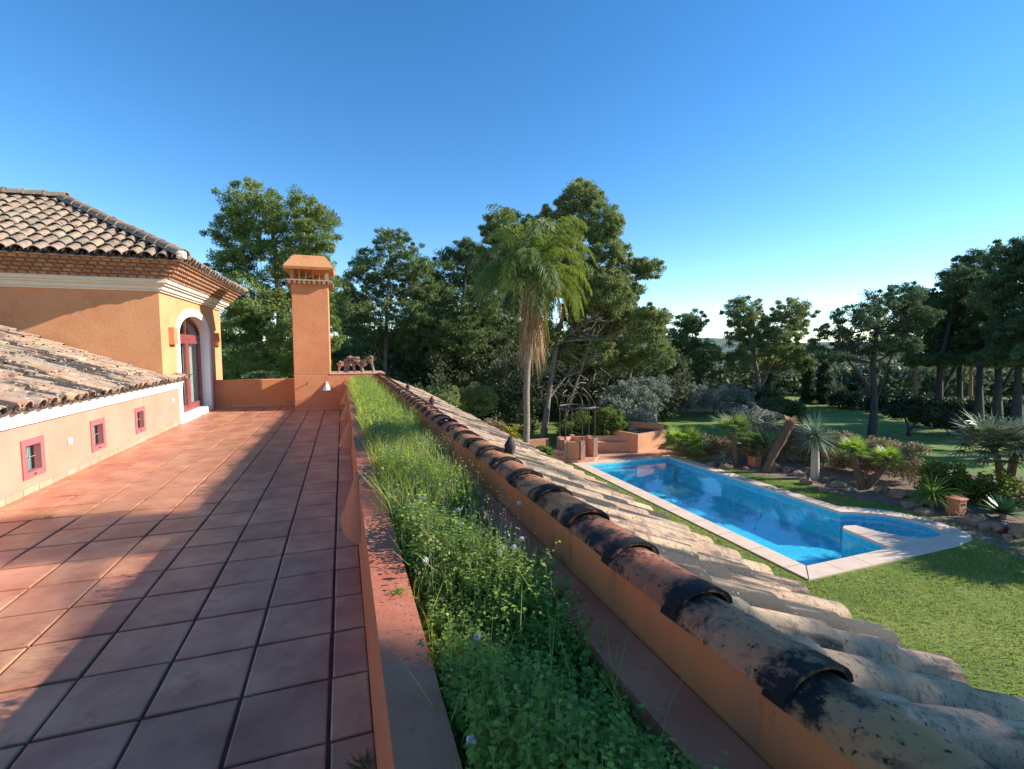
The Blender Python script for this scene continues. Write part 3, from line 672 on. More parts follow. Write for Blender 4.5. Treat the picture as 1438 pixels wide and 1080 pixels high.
def joint(a, b, w=.012):
    a, b = Vector((*a, 0)), Vector((*b, 0)); s = (b - a).normalized().cross(Vector((0, 0, 1))) * w / 2; z = Vector((0, 0, G + .0335))
    mb.add([a - s + z, b - s + z, b + s + z, a + s + z], [(0, 1, 2, 3)])
for y in np.arange(7.9, 18.1, 1.02): joint((9.29, y), (9.79, y), .008)
for y in np.arange(10.9, 18.1, 1.02): joint((14.06, y), (14.49, y), .008)
for x in np.arange(10.4, 14, 1.02): joint((x, 18.14), (x, 18.53), .008); 
for x in np.arange(10.4, 12.8, .9): joint((x, 7.33), (x, 7.79), .008)
joint((9.3, 7.3), (9.83, 7.8), .02)
for y in (8.2, 8.7): joint((12.78, y), (13.5, y), .008)
cp = obj('coping', mb, m_cope, pool); cp.data.materials.append(m_grout)
for p_ in list(cp.data.polygons)[ncop:]: p_.material_index = 1
mb = MB(); n = len(INN); ZF = G - .12 - .80
mb.add([(p[0], p[1], ZF) for p in INN] + [(p[0], p[1], G - .04) for p in INN], [(i, n + i, n + (i + 1) % n, (i + 1) % n) for i in range(n)])
fl = fill(INN, [], ZF); mb.add(fl.v, fl.f)
mb.box(9.84, 12.7, 7.81, 8.25, ZF, ZF + .45); mb.box(9.84, 12.7, 8.25, 8.7, ZF, ZF + .22)   # steps
mb.box(9.76, 13.9, 17.6, 18.08, ZF, ZF + .62)
obj('basin', mb, m_pool, pool)
mb = MB(); bandz = G - .04
mb.add([(p[0] * .9999 + .0012, p[1], bandz - .13) for p in INN] + [(p[0] * .9999 + .0012, p[1], bandz + .001) for p in INN], [(i, n + i, n + (i + 1) % n, (i + 1) % n) for i in range(n)])
wt = fill(INN, [], G - .12); w = obj('water', wt, m_water, pool)
# patio beyond the pool
mb = MB(); mb.prism([(8.6, 18.62), (14.9, 18.56), (15.2, 20.1), (12.6, 21.2), (8.4, 21.4)], G - .05, G + .012); struct(obj('patio', mb, m_patio))
# planting bed
bed = [gp(*q) for q in ((938, 632), (985, 650), (1060, 667), (1120, 674), (1180, 696), (1240, 708), (1290, 722), (1345, 745), (1400, 768), (1440, 790))]
bed += [Vector((24, 3, G)), Vector((26, 10, G)), Vector((19.2, 15, G)), Vector((17.6, 19.5, G))]
mb = fill([(p.x, p.y) for p in bed], [], G + .006); struct(obj('planting_bed', mb, m_soil))
# lawn blades near the house
def scatter_blades(n, x0, x1, y0, y1, z, hmin, hmax, w, ok=None):
    P = np.stack([RNG.uniform(x0, x1, n), RNG.uniform(y0, y1, n)], 1)
    if ok is not None: P = P[ok(P)]
    n = len(P); a = RNG.uniform(0, 2 * np.pi, n); h = RNG.uniform(hmin, hmax, n); le = RNG.uniform(-.6, .6, (n, 2))
    b = np.concatenate([P, np.full((n, 1), z)], 1); s = np.stack([np.cos(a), np.sin(a), np.zeros(n)], 1) * w / 2
    tip = b + np.stack([le[:, 0] * h, le[:, 1] * h, h], 1)
    return np.stack([b - s, b + s, tip + s * .25, tip - s * .25], 1)
def notpool(P):
    inside = (P[:, 0] > 9.2) & (P[:, 0] < 15.95) & (P[:, 1] > 7.25) & (P[:, 1] < 18.7) & ~((P[:, 0] > 14.6) & (P[:, 1] > 10.7)) & ~((P[:, 0] > 15.2) & (P[:, 1] > 10.3))
    soil = (P[:, 0] > 16.2 + np.clip((9.5 - P[:, 1]), -5, 5) * .18)
    return ~inside & ~soil & (P[:, 0] > 4.5)
mb = MB(); mb.quads(scatter_blades(110000, 5, 17.5, 3, 19, G, .015, .06, .016, notpool))
tag(obj('lawn_grass', mb, m_blade), 'short sunlit grass of the lawn around the pool', 'grass', kind='stuff')

# ------------------------------------------------------------------ foliage
LD = 1.35
def leaves(mb, C, R, n, L, Wd, out=.5, up=.3, shell=.5, seed=None):
    """n leaf quads round each centre C (k,3) with radii R (k,3)"""
    n = int(n * LD); k = len(C); C = np.repeat(C, n, 0); R = np.repeat(R, n, 0); m = k * n
    d = RNG.normal(size=(m, 3)); d /= np.linalg.norm(d, axis=1, keepdims=True)
    rr = RNG.uniform(0, 1, (m, 1)) ** shell
    p = C + d * rr * R
    a = d * out + RNG.normal(size=(m, 3)) * .5 + np.array([0, 0, up]); a /= np.linalg.norm(a, axis=1, keepdims=True)
    b = np.cross(a, RNG.normal(size=(m, 3))); b /= np.linalg.norm(b, axis=1, keepdims=True) + 1e-9
    l = (L * RNG.uniform(.6, 1.3, (m, 1))) / 2; w = (Wd * RNG.uniform(.6, 1.3, (m, 1))) / 2
    mb.quads(np.stack([p - a * l, p - b * w + a * l * .2, p + a * l, p + b * w + a * l * .2], 1))
def tree(name, label, cat, d, base, lobes, trunk, mat, bark, puff=.55, n=110, L=.20, Wd=.07, dens=1.0, group=None, forks=(), tw=.2, depth=1.0, limbs=True, twigs=None, flat=.7, zb=G):
    """lobes/trunk in picture-plane measure at d metres: every point gets its own depth"""
    B = foot(base, d, zb); t = thing(name, label, cat, B, group)
    s = d / F; Cs = []; Rs = []; lc = []
    for (px, py, rx, ry) in lobes:
        dz = random.uniform(-1, 1) * depth * (rx + ry) * .55 * s
        c = np.array(at(px, py, d + dz)); lc.append(Vector(c)); r = np.array([rx * s, ry * s, (rx + ry) / 2 * s * depth])
        k = max(5, int(dens * 1.4 * (r[0] * r[1] + r[0] * r[2] + r[1] * r[2]) / 3 / puff ** 2 * 3.2))
        q = RNG.normal(size=(k, 3)); q /= np.linalg.norm(q, axis=1, keepdims=True); q *= (RNG.uniform(.15, 1, (k, 1)) ** .45)
        q = q * (r - puff * .45).clip(.05)
        k2 = k // 3; q2 = RNG.normal(size=(k2, 3)); q2 /= np.linalg.norm(q2, axis=1, keepdims=True); q2 *= RNG.uniform(.85, 1.08, (k2, 1)) * (r - puff * .2).clip(.05)
        q = np.concatenate([q, q2]); Cs.append(c + q[:, :1] * np.array(CR) + q[:, 1:2] * np.array(CU) + q[:, 2:] * np.array(CF))
        pr = np.concatenate([puff * RNG.uniform(.5, 1.2, (k, 1)), puff * RNG.uniform(.3, .6, (k2, 1))]); Rs.append(np.concatenate([pr, pr, pr * flat], 1))
    C = np.concatenate(Cs); R = np.concatenate(Rs)
    mb = MB(); tp = [B + Vector((0, 0, -.1))] + [at(x, y, d + random.uniform(-.2, .2)) for x, y in trunk]
    nn_ = len(tp); mb.tube(tp, [tw * (1 - .65 * i / max(1, nn_ - 1)) * (1.25 if i == 0 else 1) for i in range(nn_)], 8)
    for fk in forks:
        fp = [at(x, y, d + random.uniform(-.4, .4)) for x, y in fk]; mb.tube(fp, [tw * .45 * (1 - .6 * i / max(1, len(fp) - 1)) for i in range(len(fp))], 7)
    if limbs:
        for c in lc:
            cand = [p for p in tp[1:] if p.z < c.z + .3] or tp[1:2]; o_ = min(cand, key=lambda p: (p - c).length)
            mid = (o_ + c) / 2 + Vector((random.uniform(-.2, .2), random.uniform(-.2, .2), -.15)) * (c - o_).length * .4
            mb.tube([o_, mid, c], [tw * .35, tw * .22, tw * .1], 6)
            pc = [Vector(x) for x in C if (Vector(x) - c).length < 2.2]
            for x in random.sample(pc, min(len(pc), 9)): mb.tube([mid, (mid + x) / 2 + Vector((0, 0, -.1)), x], [tw * .14, tw * .09, .012], 5, cap=False)
    obj('trunk', mb, bark, t, smooth=True)
    mb = MB(); leaves(mb, C, R, n, L, Wd, .6, .35, .55); obj('crown', mb, mat, t)
    if twigs:
        mb = MB()
        for _ in range(twigs[4]):
            a = at(twigs[0] + random.uniform(-1, 1) * twigs[2], twigs[1] + random.uniform(-1, 1) * twigs[3], d + random.uniform(-2, 2)); v = Vector((random.uniform(-1, 1), random.uniform(-1, 1), random.uniform(-.8, .6))); l = random.uniform(.5, 1.5)
            m2 = a + v * l * .5 + Vector((random.uniform(-.2, .2), 0, random.uniform(-.2, .1))); mb.tube([a, m2, m2 + v * l * .4 + Vector((0, 0, -.15))], [.022, .014, .006], 4, cap=False)
        obj('bare_twigs', mb, m_twig, t)
    return t
PG = 'pines around the garden'
tree('pine_tree', 'big bright green pine directly behind the chimney and parapet wall', 'tree', 24, 395,
     [(350, 290, 42, 38), (322, 325, 32, 34), (410, 305, 50, 40), (448, 325, 32, 38), (318, 372, 28, 26), (395, 365, 75, 42), (345, 415, 45, 38), (445, 385, 35, 40), (395, 440, 80, 40), (345, 480, 50, 36), (430, 480, 52, 42), (385, 515, 80, 28), (335, 530, 30, 20), (455, 430, 30, 40)],
     [(395, 500), (392, 420), (385, 340), (378, 290)], m_pineA, m_bark, .40, 85, .21, .042, .95, PG, tw=.22)
tree('pine_tree', 'slim airy pine with a thin straight trunk right of the chimney', 'tree', 30, 542,
     [(548, 340, 28, 26), (572, 368, 34, 30), (522, 375, 30, 32), (548, 405, 44, 30), (596, 395, 24, 34), (500, 395, 22, 30), (565, 445, 45, 28), (510, 450, 35, 30), (545, 478, 40, 16), (482, 430, 18, 40)],
     [(541, 520), (543, 440), (547, 380), (549, 335)], m_pineB, m_bark, .36, 60, .22, .045, .85, PG, tw=.15)
tree('pine_tree', 'dark dense pine between the slim pine and the tall palm', 'tree', 32, 640,
     [(650, 352, 26, 20), (628, 385, 34, 36), (672, 375, 38, 40), (615, 430, 38, 36), (675, 430, 45, 36), (640, 470, 60, 34), (600, 480, 40, 34), (700, 460, 35, 30)],
     [(645, 520), (650, 430), (655, 370)], m_pineB, m_barkD, .45, 85, .22, .05, 1.1, PG, tw=.22)
tree('pine_tree', 'tallest pine, right behind the palm, with twin trunks and a tangle of bare twigs', 'tree', 26, 762,
     [(815, 278, 36, 25), (843, 315, 34, 30), (785, 320, 42, 38), (712, 320, 40, 30), (700, 375, 45, 38), (850, 365, 40, 32), (795, 385, 50, 40), (905, 378, 30, 17), (872, 408, 38, 22), (868, 445, 45, 30), (910, 455, 34, 30), (825, 440, 40, 28), (740, 420, 40, 30), (820, 490, 50, 26), (775, 350, 40, 36), (855, 410, 40, 30), (760, 470, 40, 24)],
     [(770, 560), (782, 480), (800, 400), (815, 330), (820, 285)], m_pineC, m_bark, .38, 100, .2, .05, 1.45, PG, tw=.17,
     forks=[[(784, 622), (800, 565), (816, 520), (838, 450), (880, 400), (915, 380)], [(778, 500), (740, 440), (705, 380)]], twigs=(775, 480, 75, 70, 260))
tree('pine_tree', 'light green pine hanging over the olive trees right of the tallest pine', 'tree', 30, 890,
     [(905, 450, 26, 24), (930, 445, 14, 14), (900, 490, 42, 26), (925, 500, 26, 20), (870, 500, 32, 25)], [(880, 560), (888, 500), (900, 455)], m_pineC, m_bark, .4, 85, .2, .05, 1.0, PG, tw=.16)
tree('pine_tree', 'round-crowned pine beyond the low grey wall, left of the pair', 'tree', 42, 958,
     [(970, 452, 24, 18), (948, 480, 36, 22), (988, 495, 28, 20), (930, 500, 28, 20), (960, 520, 50, 16)], [(957, 545), (953, 505), (962, 460)], m_pineB, m_barkD, .5, 90, .26, .065, 1.0, PG, tw=.28,
     forks=[[(960, 560), (975, 530), (985, 500)]])
tree('pine_tree', 'two-headed pine standing alone against the pale sky right of centre', 'tree', 42, 1070,
     [(1045, 440, 30, 24), (1112, 445, 32, 26), (1055, 475, 38, 26), (1100, 482, 42, 26), (1038, 508, 22, 20), (1128, 508, 20, 18), (1075, 510, 44, 14), (1080, 460, 16, 16)],
     [(1068, 560), (1063, 525), (1055, 485), (1048, 445)], m_pineC, m_bark, .5, 90, .26, .065, 1.0, PG, tw=.3, forks=[[(1067, 550), (1082, 515), (1105, 470)]])
tree('pine_tree', 'airy pine with a forked bare trunk standing on the shaded lawn', 'tree', 26.2, 1224,
     [(1235, 425, 30, 20), (1268, 415, 34, 18), (1200, 448, 36, 22), (1252, 450, 48, 24), (1168, 468, 26, 18), (1215, 482, 50, 18), (1170, 498, 30, 12), (1290, 445, 28, 26), (1148, 488, 16, 14), (1265, 485, 36, 14)],
     [(1228, 565), (1226, 510), (1232, 460), (1235, 425)], m_pineR, m_barkD, .34, 60, .18, .042, .85, PG, tw=.19,
     forks=[[(1229, 568), (1245, 520), (1262, 470)], [(1228, 562), (1213, 535), (1190, 505), (1170, 490)]])
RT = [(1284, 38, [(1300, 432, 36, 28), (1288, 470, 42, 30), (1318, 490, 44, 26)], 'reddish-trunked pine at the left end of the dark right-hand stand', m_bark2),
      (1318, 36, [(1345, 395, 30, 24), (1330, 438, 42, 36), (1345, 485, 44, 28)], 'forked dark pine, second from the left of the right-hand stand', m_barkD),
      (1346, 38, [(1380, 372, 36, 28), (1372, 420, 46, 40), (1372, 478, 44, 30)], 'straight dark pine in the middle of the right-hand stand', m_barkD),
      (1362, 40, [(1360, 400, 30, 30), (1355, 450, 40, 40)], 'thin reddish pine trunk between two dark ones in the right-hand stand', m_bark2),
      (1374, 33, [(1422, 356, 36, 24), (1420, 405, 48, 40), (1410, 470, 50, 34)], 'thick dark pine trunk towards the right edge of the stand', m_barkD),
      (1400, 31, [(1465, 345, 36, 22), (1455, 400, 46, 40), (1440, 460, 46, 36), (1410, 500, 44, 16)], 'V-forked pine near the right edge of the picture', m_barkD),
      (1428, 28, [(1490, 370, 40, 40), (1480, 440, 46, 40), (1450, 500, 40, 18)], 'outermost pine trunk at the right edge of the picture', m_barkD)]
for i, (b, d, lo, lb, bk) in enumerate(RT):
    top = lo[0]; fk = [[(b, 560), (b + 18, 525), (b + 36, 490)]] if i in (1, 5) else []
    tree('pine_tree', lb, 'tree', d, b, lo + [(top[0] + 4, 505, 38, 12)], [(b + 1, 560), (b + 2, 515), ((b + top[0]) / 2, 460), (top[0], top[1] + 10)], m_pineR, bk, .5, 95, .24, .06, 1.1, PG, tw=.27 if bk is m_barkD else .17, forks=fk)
BK = [(330, 38, [(330, 480, 60, 50), (300, 520, 40, 30)], 'dark pine far behind the tower corner, left of the big pine'),
      (500, 40, [(495, 440, 40, 40), (520, 490, 50, 30), (480, 500, 40, 30)], 'dark backing pine seen just right of the chimney shaft'),
      (598, 42, [(598, 420, 36, 40), (600, 475, 50, 40), (570, 490, 40, 30)], 'dark backing pine between the slim pine and the dense pine'),
      (700, 40, [(700, 410, 50, 50), (690, 480, 60, 40), (740, 470, 40, 40)], 'dark backing pine hidden behind the tall palm crown'),
      (830, 42, [(830, 480, 50, 36), (800, 510, 50, 26), (870, 500, 40, 26)], 'dark backing pine behind the tangle of bare twigs')]
for b, d, lo, lb in BK: tree('pine_tree', lb, 'tree', d, b, lo, [(b, 520), (lo[0][0], lo[0][1])], m_pineB, m_barkD, .75, 110, .28, .1, 1.1, PG, tw=.22)
# cypresses
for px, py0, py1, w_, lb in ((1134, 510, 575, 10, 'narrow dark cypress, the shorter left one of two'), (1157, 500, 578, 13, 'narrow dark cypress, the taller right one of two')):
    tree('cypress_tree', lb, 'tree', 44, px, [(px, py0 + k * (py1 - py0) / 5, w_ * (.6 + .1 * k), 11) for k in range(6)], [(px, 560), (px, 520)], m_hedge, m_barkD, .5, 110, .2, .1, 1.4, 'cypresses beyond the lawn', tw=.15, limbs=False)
# olives and other small trees
OG = 'silvery olive trees beyond the pool'
OL = [(880, 27, [(862, 568, 30, 28), (900, 570, 32, 30), (880, 590, 42, 24), (880, 548, 24, 16)], 'widest silvery olive directly behind the pool benches', 1.2),
      (920, 32, [(925, 548, 24, 22), (905, 545, 20, 18)], 'olive tree behind the right side of the widest olive', 1),
      (948, 35, [(952, 550, 26, 20), (970, 555, 16, 14)], 'yellowish olive tree left of the low grey wall', 1),
      (1003, 36.5, [(1000, 556, 26, 18), (985, 560, 16, 14)], 'left of the twin olives in front of the low grey wall', 1),
      (1012, 37, [(1030, 556, 28, 18), (1048, 562, 14, 12)], 'right of the twin olives in front of the low grey wall', 1)]
for b, d, lo, lb, dn in OL:
    tree('olive_tree', lb, 'tree', d, b, lo, [(b, 575 if d > 30 else 600), (lo[0][0], lo[0][1])], m_olive, m_bark, .45, 110, .16, .05, dn, OG, tw=.12)
tree('bare_silver_bush', 'leafless silver-grey bush behind the fan palms', 'shrub', 22, 1062, [(1050, 585, 22, 16), (1075, 590, 20, 16)], [(1062, 600)], m_olive, m_twig, .3, 60, .12, .03, 1.0, tw=.05, twigs=(1062, 590, 26, 15, 90))
tree('blue_green_bush', 'dark bluish rounded bush at the edge of the shaded lawn', 'shrub', 30, 1105, [(1090, 575, 26, 22), (1112, 578, 26, 20)], [(1105, 585)], m_pineR, m_barkD, .5, 130, .2, .06, 1.2, tw=.1)
tree('spreading_shrub_tree', 'low dark spreading shrub tree with forked trunk on the shaded lawn', 'tree', 27.4, 1277,
     [(1265, 578, 26, 12), (1295, 582, 30, 13), (1325, 590, 28, 13), (1350, 597, 26, 12)], [(1276, 600), (1270, 585)], m_hedge, m_barkD, .35, 110, .14, .07, 1.1, forks=[[(1277, 606), (1288, 592), (1295, 582)], [(1335, 616), (1328, 600), (1322, 590)]], tw=.11)
# hedges and grey wall
def hedge(name, label, pts, w, h, mat, L=.14, Wd=.08, dens=60, cat='hedge', puff=.45, zb=G):
    t = thing(name, label, cat, pts[0]); C = []; 
    for a, b in zip(pts[:-1], pts[1:]):
        a, b = Vector(a), Vector(b); l = (b - a).length; n = int(l * w * h * 13 / (puff / .45) ** 2) + 6
        s = (b - a).normalized().cross(Vector((0, 0, 1)))
        for _ in range(n):
            C.append(a + (b - a) * random.random() + s * random.uniform(-w / 2, w / 2) + Vector((0, 0, random.uniform(.15, 1) * h * random.uniform(.8, 1.05))))
    C = np.array([tuple(c) for c in C]); mb = MB(); leaves(mb, C, np.full((len(C), 3), puff * .8), dens, L, Wd, .5, .2, .5); obj('foliage', mb, mat, t)
    mb = MB()
    for c in C[::9]: mb.tube([(c[0] + random.uniform(-.1, .1), c[1], zb - .02), tuple(c)], [.022, .008], 4, cap=False)
    obj('stems', mb, m_twig, t); return t
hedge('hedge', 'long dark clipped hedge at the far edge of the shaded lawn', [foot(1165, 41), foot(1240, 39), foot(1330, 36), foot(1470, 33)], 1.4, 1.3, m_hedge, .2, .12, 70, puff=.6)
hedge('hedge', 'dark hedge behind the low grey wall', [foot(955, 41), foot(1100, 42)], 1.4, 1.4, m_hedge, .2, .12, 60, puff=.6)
a_, b_ = foot(948, 38), foot(1062, 38.6); t = thing('garden_wall', 'low grey wall beyond the sunlit strip of lawn', 'wall', a_)
mb = MB(); s_ = Vector((0, .25, 0)); mb.hexa([a_, b_, b_ + s_, a_ + s_], [p + Vector((0, 0, .62)) for p in (a_, b_, b_ + s_, a_ + s_)]); obj('wall', mb, m_greywall, t)
mb = MB(); u_ = Vector((0, -.03, .621)); mb.hexa([a_ + u_, b_ + u_, b_ + s_ * 1.2 + u_, a_ + s_ * 1.2 + u_], [p + u_ + Vector((0, 0, .06)) for p in (a_, b_, b_ + s_ * 1.2, a_ + s_ * 1.2)]); obj('coping', mb, m_cope, t)

# far woodland, thicket behind the roof: uncountable masses
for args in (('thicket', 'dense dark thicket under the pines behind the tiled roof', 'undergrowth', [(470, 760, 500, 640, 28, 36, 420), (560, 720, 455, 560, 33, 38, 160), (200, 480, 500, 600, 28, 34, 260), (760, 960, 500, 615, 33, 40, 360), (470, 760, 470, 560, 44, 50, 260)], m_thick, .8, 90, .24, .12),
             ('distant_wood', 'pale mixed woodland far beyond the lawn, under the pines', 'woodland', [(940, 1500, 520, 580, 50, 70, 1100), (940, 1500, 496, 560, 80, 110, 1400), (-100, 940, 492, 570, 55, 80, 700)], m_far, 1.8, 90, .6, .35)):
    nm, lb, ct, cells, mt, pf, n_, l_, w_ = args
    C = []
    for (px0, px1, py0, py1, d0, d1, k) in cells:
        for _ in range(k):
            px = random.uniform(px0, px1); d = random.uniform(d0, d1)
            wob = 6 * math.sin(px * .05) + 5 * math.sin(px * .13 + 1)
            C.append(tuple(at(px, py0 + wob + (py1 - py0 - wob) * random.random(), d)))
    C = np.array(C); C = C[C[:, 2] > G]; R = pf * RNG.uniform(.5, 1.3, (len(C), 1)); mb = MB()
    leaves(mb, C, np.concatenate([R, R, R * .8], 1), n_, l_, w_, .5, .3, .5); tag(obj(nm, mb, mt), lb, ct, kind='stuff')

# bushes near the roof edge
def bush(name, label, px, py, rx, ry, d, mat, puff=.3, n=120, L=.12, Wd=.05, twigs=None, dens=1.3):
    return tree(name, label, 'shrub', d, px, [(px, py, rx, ry), (px - rx * .5, py + ry * .3, rx * .6, ry * .7), (px + rx * .5, py + ry * .3, rx * .6, ry * .7)], [(px, py + ry * .5)], mat, m_twig, puff, n, L, Wd, dens, tw=.05, twigs=twigs)
bush('yellow_bush', 'small yellow-flowering bush behind the lean-to roof edge', 716, 612, 14, 14, 21, m_yell, .22, 90, .1, .05)
bush('dry_bush', 'dry brown bush left of the yellow bush behind the roof', 688, 600, 22, 16, 22, m_brown, .3, 80, .12, .04)
bush('green_bush', 'bright leafy bush just right of the iron gazebo', 855, 592, 24, 26, 24, m_bush, .35, 130)
bush('green_bush', 'leafy green bush behind the gazebo hoops', 812, 600, 28, 28, 25, m_bush, .35, 110)
bush('pale_bush', 'pale grey-green bush behind the far lean-to roof', 620, 560, 26, 26, 24, m_pineC, .35, 90)
bush('pale_bush', 'pale bush right of the first pale bush, below the dark pine', 668, 560, 30, 24, 25, m_pineC, .35, 90)
bush('low_green_bush', 'low leafy bush between the roof eave and the orange light box', 762, 634, 16, 8, 20, m_bush, .2, 110, .1, .05)
bush('bay_bush', 'glossy green bush on the parapet side left of the chimney base', 372, 545, 40, 22, 19, m_pineB, .35, 120, .12, .06)

# hills and a white house
hp_ = []; mb = MB(); vs = []
for k in range(60):
    a = math.radians(-60 + k * 2.7); r = 900; h = 8 + 18 * abs(mnoise.noise(Vector((k * .13, 2, 0)))) + (14 if 20 < k < 40 else 0)
    vs += [(math.sin(a) * r, math.cos(a) * r, G - 2), (math.sin(a) * (r + 150), math.cos(a) * (r + 150), h)]
mb.add(vs, [(2 * k, 2 * k + 2, 2 * k + 3, 2 * k + 1) for k in range(59)]); struct(obj('hills', mb, m_hill, smooth=True))
p = at(1015, 545, 130); t = thing('far_house', 'tiny white house among the distant trees', 'house', (p.x, p.y, G))
mb = MB(); mb.box(p.x - 4, p.x + 3, p.y, p.y + 6, G, p.z + .8); mb.box(p.x - 1, p.x + 2.5, p.y + .5, p.y + 5, p.z + .8, p.z + 2.2); obj('wall', mb, m_housew, t)
mb = MB()
for k in range(3): mb = MB(); mb.box(p.x - 3.2 + k * 2, p.x - 2.4 + k * 2, p.y - .03, p.y + .02, p.z - .8, p.z + .3); obj('window', mb, m_dark, t)
mb = MB(); mb.hexa([(p.x - 4.3, p.y - .3, p.z + .81), (p.x - 1.01, p.y - .3, p.z + .81), (p.x - 1.01, p.y + 6.3, p.z + .81), (p.x - 4.3, p.y + 6.3, p.z + .81)], [(p.x - 3, p.y + 2, p.z + 1.5), (p.x - 1.5, p.y + 2, p.z + 1.5), (p.x - 1.5, p.y + 4, p.z + 1.5), (p.x - 3, p.y + 4, p.z + 1.5)]); obj('roof', mb, m_greywall, t)

# ------------------------------------------------------------------ palms
def queen_palm(B, top, label):
    B, top = Vector(B), Vector(top); t = thing('queen_palm', label, 'palm', B)
    mb = MB(); pts = [B + (top - B) * k / 10 + Vector((.05 * math.sin(k), 0, 0)) for k in range(11)]
    mb.tube(pts, [.18] + [.145 - .003 * k for k in range(10)], 10); obj('trunk', mb, m_palmt, t, smooth=True)
    fm, ym, dm, rm = MB(), MB(), MB(), MB(); r = random.Random(5)
    def frond(az, el, L, mb_, droop, lf=.5, nl=46):
        d = Vector((math.cos(az) * math.cos(el), math.sin(az) * math.cos(el), math.sin(el))); p = top.copy() + d * .15; pts = [p.copy()]; seg = 12
        for k in range(seg): p = p + d * L / seg; d = (d + Vector((0, 0, -1)) * droop / seg * (1.0 + k / seg)).normalized(); pts.append(p.copy())
        rm.tube(pts, [.03 - .024 * k / seg for k in range(seg + 1)], 5, cap=False)
        for k in range(nl):
            t_ = .12 + .88 * k / nl; i = min(seg - 1, int(t_ * seg)); q = pts[i].lerp(pts[i + 1], t_ * seg - i); dd_ = (pts[i + 1] - pts[i]).normalized(); sd = dd_.cross(Vector((0, 0, 1)))
            if sd.length < .1: sd = Vector((1, 0, 0))
            sd.normalize(); ll = lf * math.sin(math.pi * min(1, .25 + t_ * .7)) ** .6
            for s in (-1, 1): mb_.blade(q, sd * s * r.uniform(.4, .8) + dd_ * r.uniform(.3, .7) + Vector((0, 0, r.uniform(-.5, .35))), ll * r.uniform(.8, 1.15), .036, r.uniform(2.0, 3.6), 3, side=dd_.cross(Vector((0, 0, 1))) + Vector((0, 0, .5)) + dd_ * .5)
    for k in range(40):
        az = k * 2.39996 + r.uniform(-.2, .2); el = math.radians(r.uniform(62, 88) if k < 14 else r.uniform(15, 60))
        frond(az, el, r.uniform(3.6, 4.3) if k < 14 else r.uniform(2.7, 3.4), fm, r.uniform(1.9, 2.6) if k < 14 else r.uniform(1.8, 2.5), .8, 70)
    for k in range(4): frond(-.3 + k * .5, math.radians(10), 2.4, ym, 2.6, .5, 40)
    for k in range(2): frond(-.9 + k * .5, math.radians(-60), 2.6, ym, 1.5, .4, 40)
    for k in range(120):   # dead skirt
        az = r.uniform(0, 6.28); p = top + Vector((math.cos(az), math.sin(az), 0)) * r.uniform(.1, .32) + Vector((0, 0, r.uniform(-2.0, 0))); L = r.uniform(1.5, 3.0); d = Vector((math.cos(az) * .13, math.sin(az) * .13, -1)).normalized()
        for j in range(6): dm.blade(p + Vector((r.uniform(-.08, .08), r.uniform(-.08, .08), 0)), d + Vector((r.uniform(-.12, .12), r.uniform(-.12, .12), 0)), L * r.uniform(.5, 1), .035, .3, 4, side=(math.sin(az + j), math.cos(az + j), 0))
    obj('fronds', fm, m_queen, t); obj('yellowing_fronds', ym, m_yfrond, t, label='yellowed lower fronds'); obj('dead_fronds', dm, m_dead, t, label='brown skirt of hanging dead fronds'); obj('frond_stalks', rm, m_bush, t)
Bq = foot(736, 20.5); queen_palm(Bq, at(747, 395, 20.5), 'tall palm with drooping fronds and a hanging brown skirt of dead leaves')

def fan_palm(px, py, label, trunk, R, mat, nf=26, d=None, up=.3, group='fan palms in the planting bed', cat='palm', tr=.11, base=None, topz=None):
    """trunk: list of picture points above the base, at the base's own distance"""
    B = Vector(base) if base else gp(px, py); d = (B - CAM).dot(CF); t = thing('fan_palm', label, cat, B, group); r = random.Random(int(px))
    tops = []; mb = MB()
    for tk in trunk:
        pts = [B + Vector((0, 0, -.05))] + ([B + Vector((.1, .1, topz))] if topz else [at(x, y, d) for x, y in tk]); fine = []
        for a, b in zip(pts[:-1], pts[1:]):
            for k in range(4): fine.append(a.lerp(b, k / 4))
        fine.append(pts[-1]); mb.tube(fine, [tr * r.uniform(.85, 1.15) for _ in fine], 8); tops.append(pts[-1])
        for _ in range(int(90 * (len(fine)))):
            q = r.choice(fine) + Vector((r.uniform(-1, 1), r.uniform(-1, 1), r.uniform(-1, 1))) * .06; mb.blade(q, (r.uniform(-1, 1), r.uniform(-1, 1), r.uniform(.2, 1.2)), .13, .014, .4, 2) if _ % 3 == 0 else None
    obj('trunk', mb, m_fibre, t)
    fb, sm = MB(), MB()
    for top in tops:
        for k in range(nf):
            az = k * 2.4 + r.uniform(-.2, .2); el = math.radians(-15 + 100 * ((k + .5) / nf) ** .9 * (1 - up) + 40 * up * (k / nf)); hl = R * r.uniform(.42, .6)
            v = Vector((math.cos(az) * math.cos(el), math.sin(az) * math.cos(el), math.sin(el))); c = top + v * hl + Vector((0, 0, -.06 * hl)); sm.tube([top, top + v * hl * .6 + Vector((0, 0, .03)), c], .012, 4, cap=False)
            sd = v.cross(Vector((0, 0, 1))); sd = sd.normalized() if sd.length > .05 else Vector((1, 0, 0)); nrm = sd.cross(v)
            fl_ = R * r.uniform(.48, .6)
            for j in range(19):
                an = math.radians(-115 + 230 * j / 18); dv = v * math.cos(an) + sd * math.sin(an) + nrm * (-.10 + .12 * r.random()); L_ = fl_ * (1 - .25 * abs(an) / 2)
                fb.blade(c, dv, L_, .048 * R, r.uniform(.2, .8), 3, side=dv.cross(nrm), taper=.35)
    obj('fronds', fb, mat, t); obj('frond_stalks', sm, m_bush, t); return t
fan_palm(955, 642, 'bright young fan palm beside the raised bench planter', [[(955, 622)], [(965, 628)]], 1.15, m_fanB, 16)
